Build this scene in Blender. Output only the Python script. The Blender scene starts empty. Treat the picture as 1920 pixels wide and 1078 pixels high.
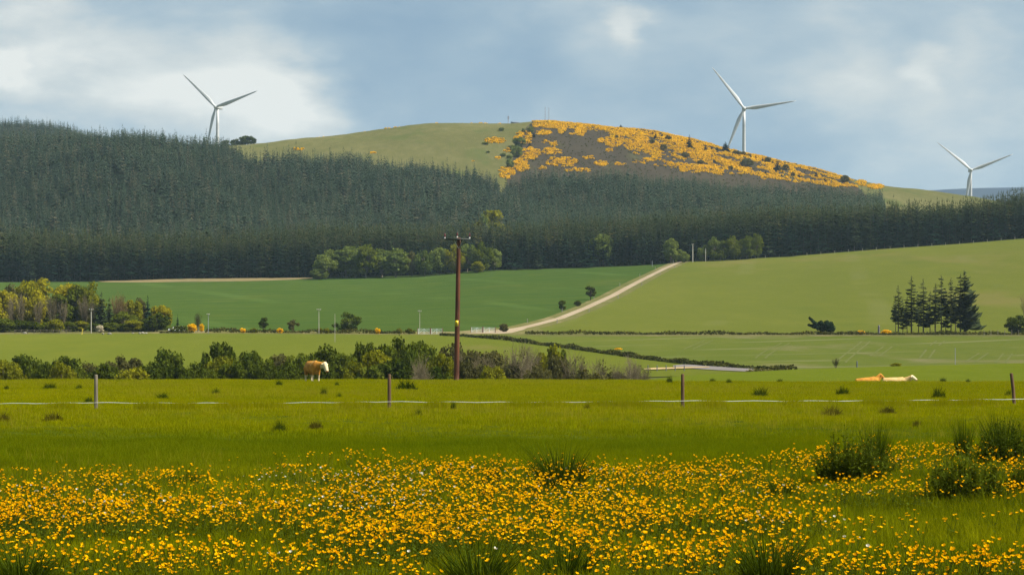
import bpy, bmesh, math, random
import numpy as np
from mathutils import Vector, Matrix

# ------------------------------------------------------------------ camera, sky, sun, exposure
SC = bpy.context.scene
COL = SC.collection
F, CX, HY, EYE = 4500.0, 960.0, 662.0, 2.0       # focal length in photo pixels, centre column, horizon row, eye height
cam_d = bpy.data.cameras.new('camera'); cam = bpy.data.objects.new('camera', cam_d); COL.objects.link(cam)
cam_d.sensor_width = 36; cam_d.lens = 36 * F / 1920; cam_d.shift_y = (HY - 539) / 1920
cam_d.clip_start = 0.5; cam_d.clip_end = 20000
cam.location = (0, 0, EYE); cam.rotation_euler = (math.radians(90), 0, 0)
SC.camera = cam

SUN_EL, SUN_AZ = math.radians(50), math.radians(104)      # azimuth measured from the view direction (+Y) towards +X
sun_d = bpy.data.lights.new('sun', 'SUN'); sun_d.energy = 3.2; sun_d.angle = math.radians(9); sun_d.color = (1, .95, .86)
sun = bpy.data.objects.new('sun', sun_d); COL.objects.link(sun)
sv = Vector((math.sin(SUN_AZ) * math.cos(SUN_EL), math.cos(SUN_AZ) * math.cos(SUN_EL), math.sin(SUN_EL)))
sun.rotation_euler = sv.to_track_quat('Z', 'Y').to_euler()
sun.location = (60, -20, 300)

SC.view_settings.view_transform = 'Standard'; SC.view_settings.look = 'None'
SC.view_settings.exposure = 1.55; SC.view_settings.gamma = 1
SC.render.engine = 'CYCLES'
cy = SC.cycles
cy.max_bounces = 6; cy.diffuse_bounces = 3; cy.glossy_bounces = 2; cy.transmission_bounces = 3
cy.transparent_max_bounces = 8; cy.volume_bounces = 1; cy.use_denoising = True; cy.use_adaptive_sampling = False; cy.denoiser = 'OPENIMAGEDENOISE'; cy.denoising_input_passes = 'RGB_ALBEDO_NORMAL'; cy.denoising_prefilter = 'NONE'
cy.sample_clamp_indirect = 6; cy.caustics_reflective = False; cy.caustics_refractive = False

world = bpy.data.worlds.new('World'); SC.world = world; world.use_nodes = True
def build_world():
    nt = world.node_tree; N = nt.nodes; L = nt.links; N.clear()
    out = N.new('ShaderNodeOutputWorld'); bg = N.new('ShaderNodeBackground')
    L.new(bg.outputs[0], out.inputs[0])
    sky = N.new('ShaderNodeTexSky'); sky.sky_type = 'NISHITA'; sky.sun_disc = False
    sky.sun_elevation = SUN_EL; sky.sun_rotation = SUN_AZ; sky.air_density = 1.4; sky.dust_density = 1.5
    sk = N.new('ShaderNodeMix'); sk.data_type = 'RGBA'; sk.blend_type = 'MULTIPLY'; sk.inputs[0].default_value = 1
    L.new(sky.outputs[0], sk.inputs[6]); sk.inputs[7].default_value = (.022, .022, .022, 1)
    tc = N.new('ShaderNodeTexCoord')
    mp = N.new('ShaderNodeMapping'); mp.inputs['Scale'].default_value = (1, 1, 2.3)
    mp.inputs['Location'].default_value = (0.37, 0.12, 0.05)
    L.new(tc.outputs['Generated'], mp.inputs[0])
    def noise(scale, detail, rough, dist=0.0):
        n = N.new('ShaderNodeTexNoise'); n.inputs['Scale'].default_value = scale
        n.inputs['Detail'].default_value = detail; n.inputs['Roughness'].default_value = rough
        n.inputs['Distortion'].default_value = dist
        L.new(mp.outputs[0], n.inputs['Vector']); return n.outputs[0]
    def math_(op, a, b=None, c=None, clamp=False):
        m = N.new('ShaderNodeMath'); m.operation = op; m.use_clamp = clamp
        for i, v in enumerate((a, b, c)):
            if v is None: continue
            if isinstance(v, (int, float)): m.inputs[i].default_value = v
            else: L.new(v, m.inputs[i])
        return m.outputs[0]
    n1 = noise(9, 6, .5, .35); n2 = noise(28, 5, .55, .2); n3 = noise(4.0, 3, .5)
    base = math_('ADD', math_('MULTIPLY_ADD', n1, .85, -.10), math_('ADD', math_('MULTIPLY', n2, .26), math_('MULTIPLY', n3, .14)))
    # the brighter cumulus masses of this sky, as directions, their outlines broken by the same noise
    blobs = [(20, 115, .030, .16), (70, 40, .030, .12), (150, 110, .032, .10), (290, 110, .036, .14), (400, 140, .036, .14),
             (500, 165, .030, .12), (560, 190, .022, .09), (6, 130, .010, .22), (1120, 25, .032, .09), (1170, 55, .010, .10),
             (1180, 30, .012, .08), (1725, 112, .010, .09), (1640, 60, .04, .05), (1880, 20, .03, .07), (620, 190, .03, .04),
             (700, 300, .06, .04), (1500, 300, .12, .05)]
    darks = [(680, 110, .035, .10), (760, 200, .04, .07), (300, 40, .03, .05), (900, 130, .05, .05), (1300, 190, .05, .04), (1250, 60, .03, .04)]
    acc = base
    w = N.new('ShaderNodeVectorMath'); w.operation = 'MULTIPLY_ADD'
    nz = N.new('ShaderNodeTexNoise'); nz.inputs['Scale'].default_value = 38; nz.inputs['Detail'].default_value = 5
    L.new(mp.outputs[0], nz.inputs['Vector']); L.new(nz.outputs[1], w.inputs[0])
    w.inputs[1].default_value = (.035, 0, .028)
    off = N.new('ShaderNodeVectorMath'); off.operation = 'ADD'; off.inputs[1].default_value = (-.0175, 0, -.014)
    L.new(tc.outputs['Generated'], off.inputs[0]); L.new(off.outputs[0], w.inputs[2])
    for lst, sg in ((blobs, 1), (darks, -1)):
        for px, py, r, amp in lst:
            c = Vector(((px - CX) / F, 1, (HY - py) / F)).normalized()
            d = N.new('ShaderNodeVectorMath'); d.operation = 'DISTANCE'
            L.new(w.outputs[0], d.inputs[0]); d.inputs[1].default_value = c
            mr = N.new('ShaderNodeMapRange'); mr.interpolation_type = 'SMOOTHSTEP'
            L.new(d.outputs['Value'], mr.inputs[0])
            mr.inputs[1].default_value = r * 1.35; mr.inputs[2].default_value = r * .25
            mr.inputs[3].default_value = 0; mr.inputs[4].default_value = amp * sg
            acc = math_('ADD', acc, mr.outputs[0])
    ramp = N.new('ShaderNodeValToRGB'); el = ramp.color_ramp.elements
    el[0].position = .36; el[0].color = (.265, .405, .555, 1)
    el[1].position = .88; el[1].color = (.94, .95, .91, 1)
    for p, c in ((.50, (.340, .475, .600, 1)), (.62, (.465, .580, .665, 1)), (.75, (.680, .735, .745, 1))):
        e = el.new(p); e.color = c
    L.new(acc, ramp.inputs[0])
    sc_ = N.new('ShaderNodeMix'); sc_.data_type = 'RGBA'; sc_.blend_type = 'MULTIPLY'; sc_.inputs[0].default_value = 1
    g = .315
    L.new(ramp.outputs[0], sc_.inputs[6]); sc_.inputs[7].default_value = (g, g, g, 1)
    mx = N.new('ShaderNodeMix'); mx.data_type = 'RGBA'; mx.inputs[0].default_value = .9
    L.new(sk.outputs[2], mx.inputs[6]); L.new(sc_.outputs[2], mx.inputs[7])
    L.new(mx.outputs[2], bg.inputs[0]); bg.inputs[1].default_value = 1.0
build_world()

# ------------------------------------------------------------------ helpers
rng = np.random.default_rng(7); random.seed(7)
def interp(tab, x):
    t = np.array(tab, float); return np.interp(x, t[:, 0], t[:, 1])

def tag(o, label=None, cat=None, group=None, kind=None):
    if label: o['label'] = label
    if cat: o['category'] = cat
    if group: o['group'] = group
    if kind: o['kind'] = kind
    return o
def link(name, me, parent=None):
    o = bpy.data.objects.new(name, me); COL.objects.link(o)
    if parent is not None: o.parent = parent
    return o
def empty(name, loc, rz=0.0, scale=1.0):
    o = bpy.data.objects.new(name, None); COL.objects.link(o)
    o.location = loc; o.rotation_euler = (0, 0, rz); o.empty_display_size = .3
    o.scale = scale if hasattr(scale, '__len__') else (scale,) * 3
    return o
def npmesh(name, V, Fs, mats, midx=None, var=None, smooth=False):
    """V (n,3); Fs list of (m,k) int arrays; mats list of materials; midx per-face; var = per-vertex value"""
    V = np.asarray(V, np.float32)
    if not isinstance(Fs, list): Fs = [Fs]
    Fs = [np.asarray(f, np.int32) for f in Fs if len(f)]
    me = bpy.data.meshes.new(name)
    me.vertices.add(len(V)); me.vertices.foreach_set('co', V.ravel())
    lt = np.concatenate([np.full(len(f), f.shape[1], np.int32) for f in Fs])
    li = np.concatenate([f.ravel() for f in Fs])
    me.loops.add(len(li)); me.loops.foreach_set('vertex_index', li)
    me.polygons.add(len(lt)); me.polygons.foreach_set('loop_start', np.concatenate([[0], np.cumsum(lt)[:-1]]).astype(np.int32))
    me.polygons.foreach_set('loop_total', lt)
    for m in mats: me.materials.append(m)
    if midx is not None: me.polygons.foreach_set('material_index', np.asarray(midx, np.int32))
    if smooth: me.polygons.foreach_set('use_smooth', np.ones(len(lt), bool))
    if var is not None:
        a = me.attributes.new('var', 'FLOAT', 'POINT'); a.data.foreach_set('value', np.asarray(var, np.float32))
    me.update(calc_edges=True); me.validate()
    return me
class MB:
    """collects quads / tris into one mesh"""
    def __init__(s): s.V = []; s.Q = []; s.T = []; s.var = []; s.n = 0
    def add(s, V, Q=None, T=None, var=0.5):
        V = np.asarray(V, float).reshape(-1, 3)
        s.V.append(V); s.var.append(np.broadcast_to(np.asarray(var, float), (len(V),)))
        if Q is not None and len(Q): s.Q.append(np.asarray(Q) + s.n)
        if T is not None and len(T): s.T.append(np.asarray(T) + s.n)
        s.n += len(V)
    def tube(s, pts, rad, n=6, var=.5, cap=True):
        pts = np.asarray(pts, float); k = len(pts); rad = np.broadcast_to(np.asarray(rad, float), (k,))
        V = []
        for i in range(k):
            t = pts[min(i + 1, k - 1)] - pts[max(i - 1, 0)]; t = t / (np.linalg.norm(t) + 1e-9)
            a = np.cross(t, (0, 0, 1.0) if abs(t[2]) < .9 else (0, 1.0, 0)); a /= np.linalg.norm(a); b = np.cross(t, a)
            an = np.linspace(0, 2 * math.pi, n, endpoint=False)
            V.append(pts[i] + rad[i] * (np.cos(an)[:, None] * a + np.sin(an)[:, None] * b))
        V = np.concatenate(V)
        Q = [(i * n + j, i * n + (j + 1) % n, (i + 1) * n + (j + 1) % n, (i + 1) * n + j) for i in range(k - 1) for j in range(n)]
        T = []
        if cap:
            for base in (0, (k - 1) * n):
                for j in range(1, n - 1): T.append((base, base + j, base + j + 1))
        s.add(V, Q, T, var)
    def box(s, c, sz, R=None, var=.5):
        c = np.asarray(c, float); h = np.asarray(sz, float) / 2
        V = np.array([(x, y, z) for x in (-1, 1) for y in (-1, 1) for z in (-1, 1)], float) * h
        if R is not None: V = V @ np.array(R).T
        s.add(V + c, [(0, 1, 3, 2), (4, 6, 7, 5), (0, 4, 5, 1), (2, 3, 7, 6), (0, 2, 6, 4), (1, 5, 7, 3)], None, var)
    def mesh(s, name, mats, smooth=False, midx=None):
        Fs = []
        if s.Q: Fs.append(np.concatenate(s.Q))
        if s.T: Fs.append(np.concatenate(s.T))
        if not isinstance(mats, (list, tuple)): mats = [mats]
        return npmesh(name, np.concatenate(s.V), Fs, mats, midx, np.concatenate(s.var), smooth)
    def build(s, name, mat, parent=None, smooth=False): return link(name, s.mesh(name, mat, smooth), parent)

# ------------------------------------------------------------------ materials
def new_mat(name):
    m = bpy.data.materials.new(name); m.use_nodes = True
    m.node_tree.nodes.clear(); return m, m.node_tree.nodes, m.node_tree.links
def mixc(N, L, fac, a, b, blend='MIX'):
    m = N.new('ShaderNodeMix'); m.data_type = 'RGBA'; m.blend_type = blend
    for i, v in ((0, fac), (6, a), (7, b)):
        if isinstance(v, (int, float)): m.inputs[i].default_value = v
        elif isinstance(v, (tuple, list)): m.inputs[i].default_value = tuple(v[:3]) + (1,)
        else: L.new(v, m.inputs[i])
    return m.outputs[2]
def mathn(N, L, op, *a, clamp=False):
    m = N.new('ShaderNodeMath'); m.operation = op; m.use_clamp = clamp
    for i, v in enumerate(a):
        if isinstance(v, (int, float)): m.inputs[i].default_value = v
        else: L.new(v, m.inputs[i])
    return m.outputs[0]
def posnoise(N, L, scale, detail=3, rough=.55, stretch=(1, 1, 1), rot=0.0):
    g = N.new('ShaderNodeNewGeometry'); mp = N.new('ShaderNodeMapping')
    mp.inputs['Scale'].default_value = stretch; mp.inputs['Rotation'].default_value = (0, 0, rot)
    L.new(g.outputs['Position'], mp.inputs[0])
    n = N.new('ShaderNodeTexNoise'); n.inputs['Scale'].default_value = scale
    n.inputs['Detail'].default_value = detail; n.inputs['Roughness'].default_value = rough
    L.new(mp.outputs[0], n.inputs['Vector']); return n.outputs[0]
def maprange(N, L, v, a, b, c=0.0, d=1.0):
    m = N.new('ShaderNodeMapRange'); m.interpolation_type = 'SMOOTHSTEP'
    L.new(v, m.inputs[0])
    for i, x in zip((1, 2, 3, 4), (a, b, c, d)): m.inputs[i].default_value = x
    return m.outputs[0]
def leaf_mat(name, c1, c2, trans=.3, nscale=.05, c3=None):
    """foliage: mixes c1/c2 by the per-clump value, per-object random and large patches"""
    m, N, L = new_mat(name)
    at = N.new('ShaderNodeAttribute'); at.attribute_name = 'var'
    oi = N.new('ShaderNodeObjectInfo'); nz = posnoise(N, L, nscale, 2)
    f = mathn(N, L, 'ADD', mathn(N, L, 'MULTIPLY', at.outputs['Fac'], .55),
              mathn(N, L, 'ADD', mathn(N, L, 'MULTIPLY', oi.outputs['Random'], .45), mathn(N, L, 'MULTIPLY_ADD', nz, .8, -.4)), clamp=True)
    col = mixc(N, L, f, c1, c2)
    if c3 is not None:
        r2 = mathn(N, L, 'FRACT', mathn(N, L, 'MULTIPLY', oi.outputs['Random'], 7.31))
        col = mixc(N, L, maprange(N, L, r2, .72, .95), col, c3)
    d = N.new('ShaderNodeBsdfDiffuse'); t = N.new('ShaderNodeBsdfTranslucent'); mx = N.new('ShaderNodeMixShader')
    L.new(col, d.inputs[0]); L.new(mixc(N, L, 1.0, col, (1.25, 1.15, .6), 'MULTIPLY'), t.inputs[0])
    mx.inputs[0].default_value = trans
    L.new(d.outputs[0], mx.inputs[1]); L.new(t.outputs[0], mx.inputs[2])
    o = N.new('ShaderNodeOutputMaterial'); L.new(mx.outputs[0], o.inputs[0]); return m
def solid_mat(name, c, c2=None, rough=.7, nscale=3.0, metal=0.0, stretch=(1, 1, 1), spec=.3):
    m, N, L = new_mat(name)
    p = N.new('ShaderNodeBsdfPrincipled'); o = N.new('ShaderNodeOutputMaterial'); L.new(p.outputs[0], o.inputs[0])
    p.inputs['Roughness'].default_value = rough; p.inputs['Metallic'].default_value = metal
    p.inputs['Specular IOR Level'].default_value = spec
    if c2 is None: c2 = tuple(x * .75 for x in c)
    tc = N.new('ShaderNodeTexCoord'); mp = N.new('ShaderNodeMapping'); mp.inputs['Scale'].default_value = stretch
    n = N.new('ShaderNodeTexNoise'); n.inputs['Scale'].default_value = nscale; n.inputs['Detail'].default_value = 5
    L.new(tc.outputs['Object'], mp.inputs[0]); L.new(mp.outputs[0], n.inputs['Vector'])
    L.new(mixc(N, L, maprange(N, L, n.outputs[0], .35, .65), c, c2), p.inputs['Base Color']); return m
def field_mat(name, c1, c2, c3=None, big=.012, fine=.25, f3=(.58, .72), stripes=None, bump=.4, bumpscale=1.5):
    """ground cover: two tones in large soft patches, fine speckle, an optional third tone in patches, optional sowing lines"""
    m, N, L = new_mat(name)
    a = posnoise(N, L, big, 4, .6, (1, .45, 1)); b = posnoise(N, L, fine, 4, .7, (1, .35, 1)); e = posnoise(N, L, fine * 9, 2, .6)
    f = mathn(N, L, 'ADD', mathn(N, L, 'MULTIPLY_ADD', a, 2.0, -.78), mathn(N, L, 'ADD', mathn(N, L, 'MULTIPLY_ADD', b, 1.8, -.9), mathn(N, L, 'MULTIPLY_ADD', e, 1.2, -.6)), clamp=True)
    col = mixc(N, L, f, c1, c2)
    if c3 is not None:
        h = posnoise(N, L, big * 1.7, 5, .65, (1, .5, 1), .4)
        col = mixc(N, L, maprange(N, L, h, f3[0], f3[1], 0, .85), col, c3)
    if stripes is not None:
        for rot, per, amt, cc in stripes:
            g = N.new('ShaderNodeNewGeometry'); mp = N.new('ShaderNodeMapping'); mp.inputs['Rotation'].default_value = (0, 0, rot)
            L.new(g.outputs['Position'], mp.inputs[0])
            w = N.new('ShaderNodeTexWave'); w.inputs['Scale'].default_value = .314 / per * 1.0
            w.inputs['Distortion'].default_value = 1.2; w.inputs['Detail'].default_value = 2; w.inputs['Detail Scale'].default_value = .4
            L.new(mp.outputs[0], w.inputs['Vector'])
            br = posnoise(N, L, .02, 3)
            fac = mathn(N, L, 'MULTIPLY', maprange(N, L, w.outputs['Fac'], .90, 1.0, 0, amt), maprange(N, L, br, .42, .6))
            col = mixc(N, L, fac, col, cc)
    d = N.new('ShaderNodeBsdfDiffuse'); d.inputs['Roughness'].default_value = .8; L.new(col, d.inputs[0])
    if bump:
        bn = posnoise(N, L, bumpscale, 4, .7); bp = N.new('ShaderNodeBump'); bp.inputs['Strength'].default_value = bump
        bp.inputs['Distance'].default_value = .5; L.new(bn, bp.inputs['Height']); L.new(bp.outputs[0], d.inputs['Normal'])
    o = N.new('ShaderNodeOutputMaterial'); L.new(d.outputs[0], o.inputs[0]); return m

M = {}
M['meadow'] = field_mat('meadow soil and thatch', (.045, .062, .004), (.075, .085, .006), None, .05, .8)
M['pasture'] = field_mat('short grazed pasture', (0.0936, 0.1170, 0.0094), (0.1170, 0.1326, 0.0140), (0.1248, 0.1131, 0.0351), .02, .3)
M['rough'] = field_mat('rough valley grass', (.070, .085, .020), (.110, .105, .040), None, .03, .4)
M['midfield'] = field_mat('light green field', (0.0903, 0.1066, 0.0126), (0.1169, 0.1243, 0.0163), (0.1295, 0.1147, 0.0333), .009, .12, (.60, .75))
M['rightlow'] = field_mat('sown field with pale soil showing', (0.0819, 0.1014, 0.0164), (0.1092, 0.1186, 0.0218), (0.1521, 0.1342, 0.0624), .011, .12, (.50, .66),
                          [(.9, 26, .55, (0.1716, 0.1638, 0.0780))])
M['leftfield'] = field_mat('deep green crop', (0.0429, 0.0725, 0.0126), (0.0577, 0.0858, 0.0155), (0.0710, 0.0903, 0.0163), .008, .1, (.55, .72),
                           [(1.05, 24, .85, (0.0259, 0.0629, 0.0133)), (-.35, 60, .3, (0.0814, 0.1258, 0.0296))])
M['rightfield'] = field_mat('yellow green grass field', (0.0973, 0.1102, 0.0167), (0.1201, 0.1262, 0.0205), (0.1383, 0.1231, 0.0342), .007, .1, (.55, .72),
                            [(.12, 45, .3, (0.1406, 0.1406, 0.0456)), (-.05, 85, .4, (0.0760, 0.0988, 0.0152))])
M['track'] = field_mat('pale gravel', (0.3060, 0.2380, 0.1530), (0.3740, 0.3060, 0.2125), None, .05, .5)
M['asphalt'] = field_mat('grey stony road', (.18, .16, .145), (.25, .22, .195), None, .05, .5)
M['sand'] = field_mat('bare sandy bank', (0.4000, 0.2880, 0.1360), (0.4640, 0.3520, 0.1920), None, .05, .5)
M['verge'] = field_mat('dry grassy verge', (0.1360, 0.1240, 0.0440), (0.0800, 0.0920, 0.0224), (0.2000, 0.1640, 0.0800), .03, .35, (.5, .62))
M['straw'] = field_mat('dry straw coloured margin', (0.1860, 0.1426, 0.0682), (0.1426, 0.1240, 0.0558), None, .03, .3)
M['forestfloor'] = field_mat('needle litter', (.022, .030, .012), (.035, .038, .016))
M['hill'] = field_mat('tawny hill grass', (.098, .096, .031), (.150, .136, .055), (.078, .094, .026), .016, .16, (.54, .70))
M['heather'] = field_mat('brown bracken and heather', (0.0508, 0.0410, 0.0279), (0.0722, 0.0574, 0.0377), (0.0820, 0.0779, 0.0328), .014, .15, (.55, .7))
M['farhill'] = field_mat('haze-tinted far heather moor', (.035, .050, .075), (.050, .065, .085), None, .002, .01, bump=0)  # blue of the distant haze is mixed into this base colour
M['tyre'] = field_mat('bared wheel marks', (.105, .118, .034), (.140, .135, .055), None, .03, .4)

M['bark'] = solid_mat('bark', (.075, .055, .038), (.045, .034, .026), .9, 6)
M['palebark'] = solid_mat('pale bark', (.22, .18, .13), (.15, .12, .09), .9, 6)
M['spruce'] = leaf_mat('spruce needles', (.016, .032, .022), (.050, .072, .042), .12, .020, (.090, .086, .052))
M['belt_spruce'] = leaf_mat('old belt spruce needles', (.010, .020, .008), (.040, .050, .016), .12, .03, (.062, .058, .020))
M['spruce2'] = leaf_mat('spruce needles in the edge', (.006, .016, .012), (.014, .030, .017), .12, .03, (.024, .034, .016))
M['clumpspruce'] = leaf_mat('sparse spruce needles', (.022, .034, .014), (.052, .062, .024), .15, .2)
M['dark_green'] = leaf_mat('dark leaves', (.026, .042, .004), (.085, .105, .008), .3, .06)
M['mid_green'] = leaf_mat('mid green leaves', (.042, .066, .006), (.125, .145, .012), .35, .06)
M['ygreen'] = leaf_mat('yellow green leaves', (.090, .105, .006), (.240, .230, .010), .4, .06)
M['yellow_leaf'] = leaf_mat('fresh yellow leaves', (.190, .180, .008), (.36, .31, .012), .4, .06)
M['olive'] = leaf_mat('olive brown leaves', (.060, .060, .018), (.120, .110, .035), .35, .06)
M['bluegreen'] = leaf_mat('soft green leaves', (.058, .090, .020), (.185, .220, .046), .35, .04)
M['twig'] = leaf_mat('bare twigs', (.120, .098, .055), (.220, .180, .105), .1, .2)
M['orange_twig'] = leaf_mat('budding russet twigs', (.14, .095, .04), (.23, .155, .06), .2, .2)
M['blossom'] = leaf_mat('white blossom', (.40, .36, .26), (.62, .56, .45), .3, .2)
M['gorse'] = leaf_mat('gorse in flower', (.58, .33, .002), (.90, .55, .003), .2, .03)
M['gorse_green'] = leaf_mat('gorse spines', (.050, .055, .012), (.085, .085, .016), .2, .05)
M['juniper'] = leaf_mat('dark juniper needles', (.010, .026, .012), (.024, .042, .016), .1, .2)
M['hedge'] = leaf_mat('hedge leaves', (.034, .042, .010), (.105, .100, .022), .3, .12)

def zone_grass(name):
    """meadow grass blades: tone follows the sward: grazed yellow-olive beyond the fence, lusher green this side, mixed herbs nearest"""
    m, N, L = new_mat(name)
    g = N.new('ShaderNodeNewGeometry'); sp = N.new('ShaderNodeSeparateXYZ'); L.new(g.outputs['Position'], sp.inputs[0])
    wob = mathn(N, L, 'MULTIPLY_ADD', posnoise(N, L, .06, 4), 34, -17)
    y = mathn(N, L, 'ADD', sp.outputs['Y'], wob)
    at = N.new('ShaderNodeAttribute'); at.attribute_name = 'var'
    oi = N.new('ShaderNodeObjectInfo'); nz = mathn(N, L, 'ADD', mathn(N, L, 'MULTIPLY', posnoise(N, L, .35, 4, .6), .55), mathn(N, L, 'MULTIPLY', posnoise(N, L, .11, 5, .65, (.6, 1, 1)), .45))
    f = mathn(N, L, 'ADD', mathn(N, L, 'MULTIPLY', at.outputs['Fac'], .75), mathn(N, L, 'ADD', mathn(N, L, 'MULTIPLY', oi.outputs['Random'], .45), mathn(N, L, 'MULTIPLY_ADD', nz, 2.6, -1.4)), clamp=True)
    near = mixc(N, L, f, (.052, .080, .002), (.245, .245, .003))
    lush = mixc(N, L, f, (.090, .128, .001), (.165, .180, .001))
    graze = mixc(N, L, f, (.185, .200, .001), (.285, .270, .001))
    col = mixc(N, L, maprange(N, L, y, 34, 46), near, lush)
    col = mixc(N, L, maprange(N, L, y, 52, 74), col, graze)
    d = N.new('ShaderNodeBsdfDiffuse'); t = N.new('ShaderNodeBsdfTranslucent'); mx = N.new('ShaderNodeMixShader')
    L.new(col, d.inputs[0]); L.new(mixc(N, L, 1.0, col, (1.2, 1.15, .6), 'MULTIPLY'), t.inputs[0]); mx.inputs[0].default_value = .4
    L.new(d.outputs[0], mx.inputs[1]); L.new(t.outputs[0], mx.inputs[2])
    o = N.new('ShaderNodeOutputMaterial'); L.new(mx.outputs[0], o.inputs[0]); return m
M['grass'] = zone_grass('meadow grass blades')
M['rush'] = leaf_mat('rush stems', (.018, .036, .003), (.065, .085, .006), .25, .3)
M['darkrush'] = leaf_mat('lush rush stems', (.014, .032, .002), (.060, .084, .005), .25, .3)
M['brownrush'] = leaf_mat('browning tussock', (.055, .050, .006), (.10, .085, .010), .25, .3)
M['weed'] = leaf_mat('weed leaves', (.014, .030, .002), (.090, .112, .008), .3, .6)
M['petal'] = leaf_mat('buttercup petals', (.78, .37, .002), (.94, .55, .003), .35, .5)
M['whitepetal'] = leaf_mat('white petals', (.62, .58, .46), (.78, .74, .64), .3, .5)
M['stem'] = leaf_mat('flower stem', (.05, .075, .006), (.08, .10, .008), .25, .5)
M['polewood'] = solid_mat('creosoted pole wood', (.125, .042, .014), (.060, .020, .008), .75, 5, 0, (1, 1, .12))
M['postwood'] = solid_mat('weathered post wood', (.115, .062, .026), (.060, .034, .016), .85, 9, 0, (1, 1, .15))
M['greywood'] = solid_mat('grey weathered wood', (.17, .145, .095), (.10, .085, .055), .85, 9, 0, (1, 1, .15))
M['stone'] = solid_mat('grey stone', (.17, .15, .15), (.11, .10, .10), .9, 3)
M['palestone'] = solid_mat('pale stone', (.30, .27, .22), (.20, .18, .14), .9, 3)
M['galv'] = solid_mat('galvanised steel', (.42, .47, .44), (.33, .38, .36), .5, 4, .3)
M['steel'] = solid_mat('dark steel', (.035, .045, .040), (.02, .025, .02), .6, 4, .2)
M['porcelain'] = solid_mat('brown glazed porcelain', (.085, .014, .008), (.055, .010, .006), .25, 6, 0, (1, 1, 1), .6)
M['whitecap'] = solid_mat('pale insulator foot', (.40, .39, .34), None, .4)
M['yellow'] = solid_mat('yellow sign enamel', (.78, .60, .004), (.70, .52, .003), .45)
M['black'] = solid_mat('black print', (.02, .02, .02), None, .5)
M['turbine'] = solid_mat('turbine white', (.46, .47, .46), (.41, .42, .41), .5, .3)
M['mast'] = solid_mat('mast steel', (.15, .16, .18), (.11, .12, .13), .6, 1)
M['hutwall'] = solid_mat('painted hut wall', (.30, .36, .40), (.24, .29, .33), .7, 1)
M['hutroof'] = solid_mat('hut roof', (.14, .15, .16), None, .7)
M['tape'] = solid_mat('white electric tape', (.62, .63, .52), (.48, .50, .38), .5, 2)
M['carpaint'] = solid_mat('white car paint', (.74, .76, .76), (.70, .72, .72), .25, 1, 0, (1, 1, 1), .6)
M['glass'] = solid_mat('dark glass', (.02, .03, .04), None, .1, 1, 0, (1, 1, 1), .8)
M['rubber'] = solid_mat('tyre rubber', (.02, .02, .02), None, .8)
M['markeryellow'] = solid_mat('yellow marker', (.60, .45, .05), None, .6)
M['greypole'] = solid_mat('pale weathered pole', (.22, .21, .16), (.17, .16, .12), .8, 3, 0, (1, 1, .1))
M['bluepole'] = solid_mat('grey pole wood', (.12, .13, .13), (.08, .09, .09), .8, 3, 0, (1, 1, .1))

# ------------------------------------------------------------------ terrain: height as a function of (bearing column px, distance d)
GP = np.arange(-1000., 2901., 5.)
def py2z(d, tab): return EYE + (HY - interp(tab, GP)) / F * d
def ztab(tab): return interp(tab, GP)
def smooth(a, s):
    k = np.exp(-.5 * (np.arange(-int(3 * s), int(3 * s) + 1) / s) ** 2); k /= k.sum()
    p = len(k) // 2; return np.convolve(np.pad(a, p, mode='edge'), k, 'valid')
SKY_TAB = [(-900, 320), (0, 300), (300, 292), (400, 285), (480, 277), (540, 270), (600, 264), (660, 256), (720, 247), (780, 240), (830, 236), (870, 235.5),
           (940, 236), (1000, 234), (1030, 233.5), (1060, 235), (1110, 240), (1200, 248), (1260, 258), (1300, 268), (1360, 283), (1400, 292), (1460, 306), (1500, 316), (1600, 341), (1650, 351), (1700, 357),
           (1780, 367), (1850, 377), (1920, 388), (2300, 420), (2800, 450)]
EDGE_TAB = [(-900, 535), (0, 529), (180, 528), (350, 523), (600, 521), (780, 517), (900, 507), (1060, 503), (1200, 498), (1275, 491), (1400, 485),
            (1500, 479), (1650, 467), (1800, 457), (1920, 447), (2800, 395)]
UP_TAB = [(-900, 300), (0, 296), (100, 292), (200, 286), (260, 283), (330, 292), (400, 303), (440, 315), (480, 325), (560, 326), (640, 324), (700, 330),
          (800, 335), (870, 344), (950, 354), (1000, 357), (1080, 355), (1200, 358), (1300, 365), (1400, 375), (1500, 385), (1600, 395), (1655, 403), (1800, 421), (2000, 440), (2800, 470)]
rows = []
def row(d, z, s=4): rows.append((d, smooth(z, s)))
row(0, ztab([(0, 0)])); row(158, ztab([(0, 0)]))
row(174, ztab([(-900, 0), (1150, 0), (1300, -.12), (2800, -.12)]), 12)
row(192, ztab([(-900, -.7), (1100, -.7), (1300, -.52), (2800, -.52)]), 12)
row(252, py2z(252, [(-900, 779), (1080, 779), (1140, 745), (1190, 716), (1240, 708), (1350, 700.5), (1500, 692.5), (1700, 686.5), (1920, 681.5), (2400, 672), (2800, 668)]), 5)
row(300, ztab([(-900, -5), (1150, -5), (1350, -3.2), (1600, -1.2), (1920, .0), (2800, .8)]), 8)
row(400, py2z(400, [(-900, 700), (900, 700), (1200, 699), (1500, 694), (2800, 690)]), 8)
row(600, py2z(600, [(-900, 618), (0, 625), (340, 623), (780, 626), (930, 625), (1000, 628.5), (1920, 628.5), (2800, 632)]), 6)
row(1100, py2z(1100, EDGE_TAB), 3)
row(1160, py2z(1100, EDGE_TAB) + 5, 4)
z9 = py2z(1600, UP_TAB); row(1600, z9, 3)
z10 = py2z(1950, SKY_TAB); row(1950, z10, 2)
row(2100, z10 - 42, 6)
row(2500, ztab([(-900, 225), (-200, 232), (0, 231), (100, 227), (160, 219), (250, 190), (350, 145), (450, 115), (2800, 103)]), 5)
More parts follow.
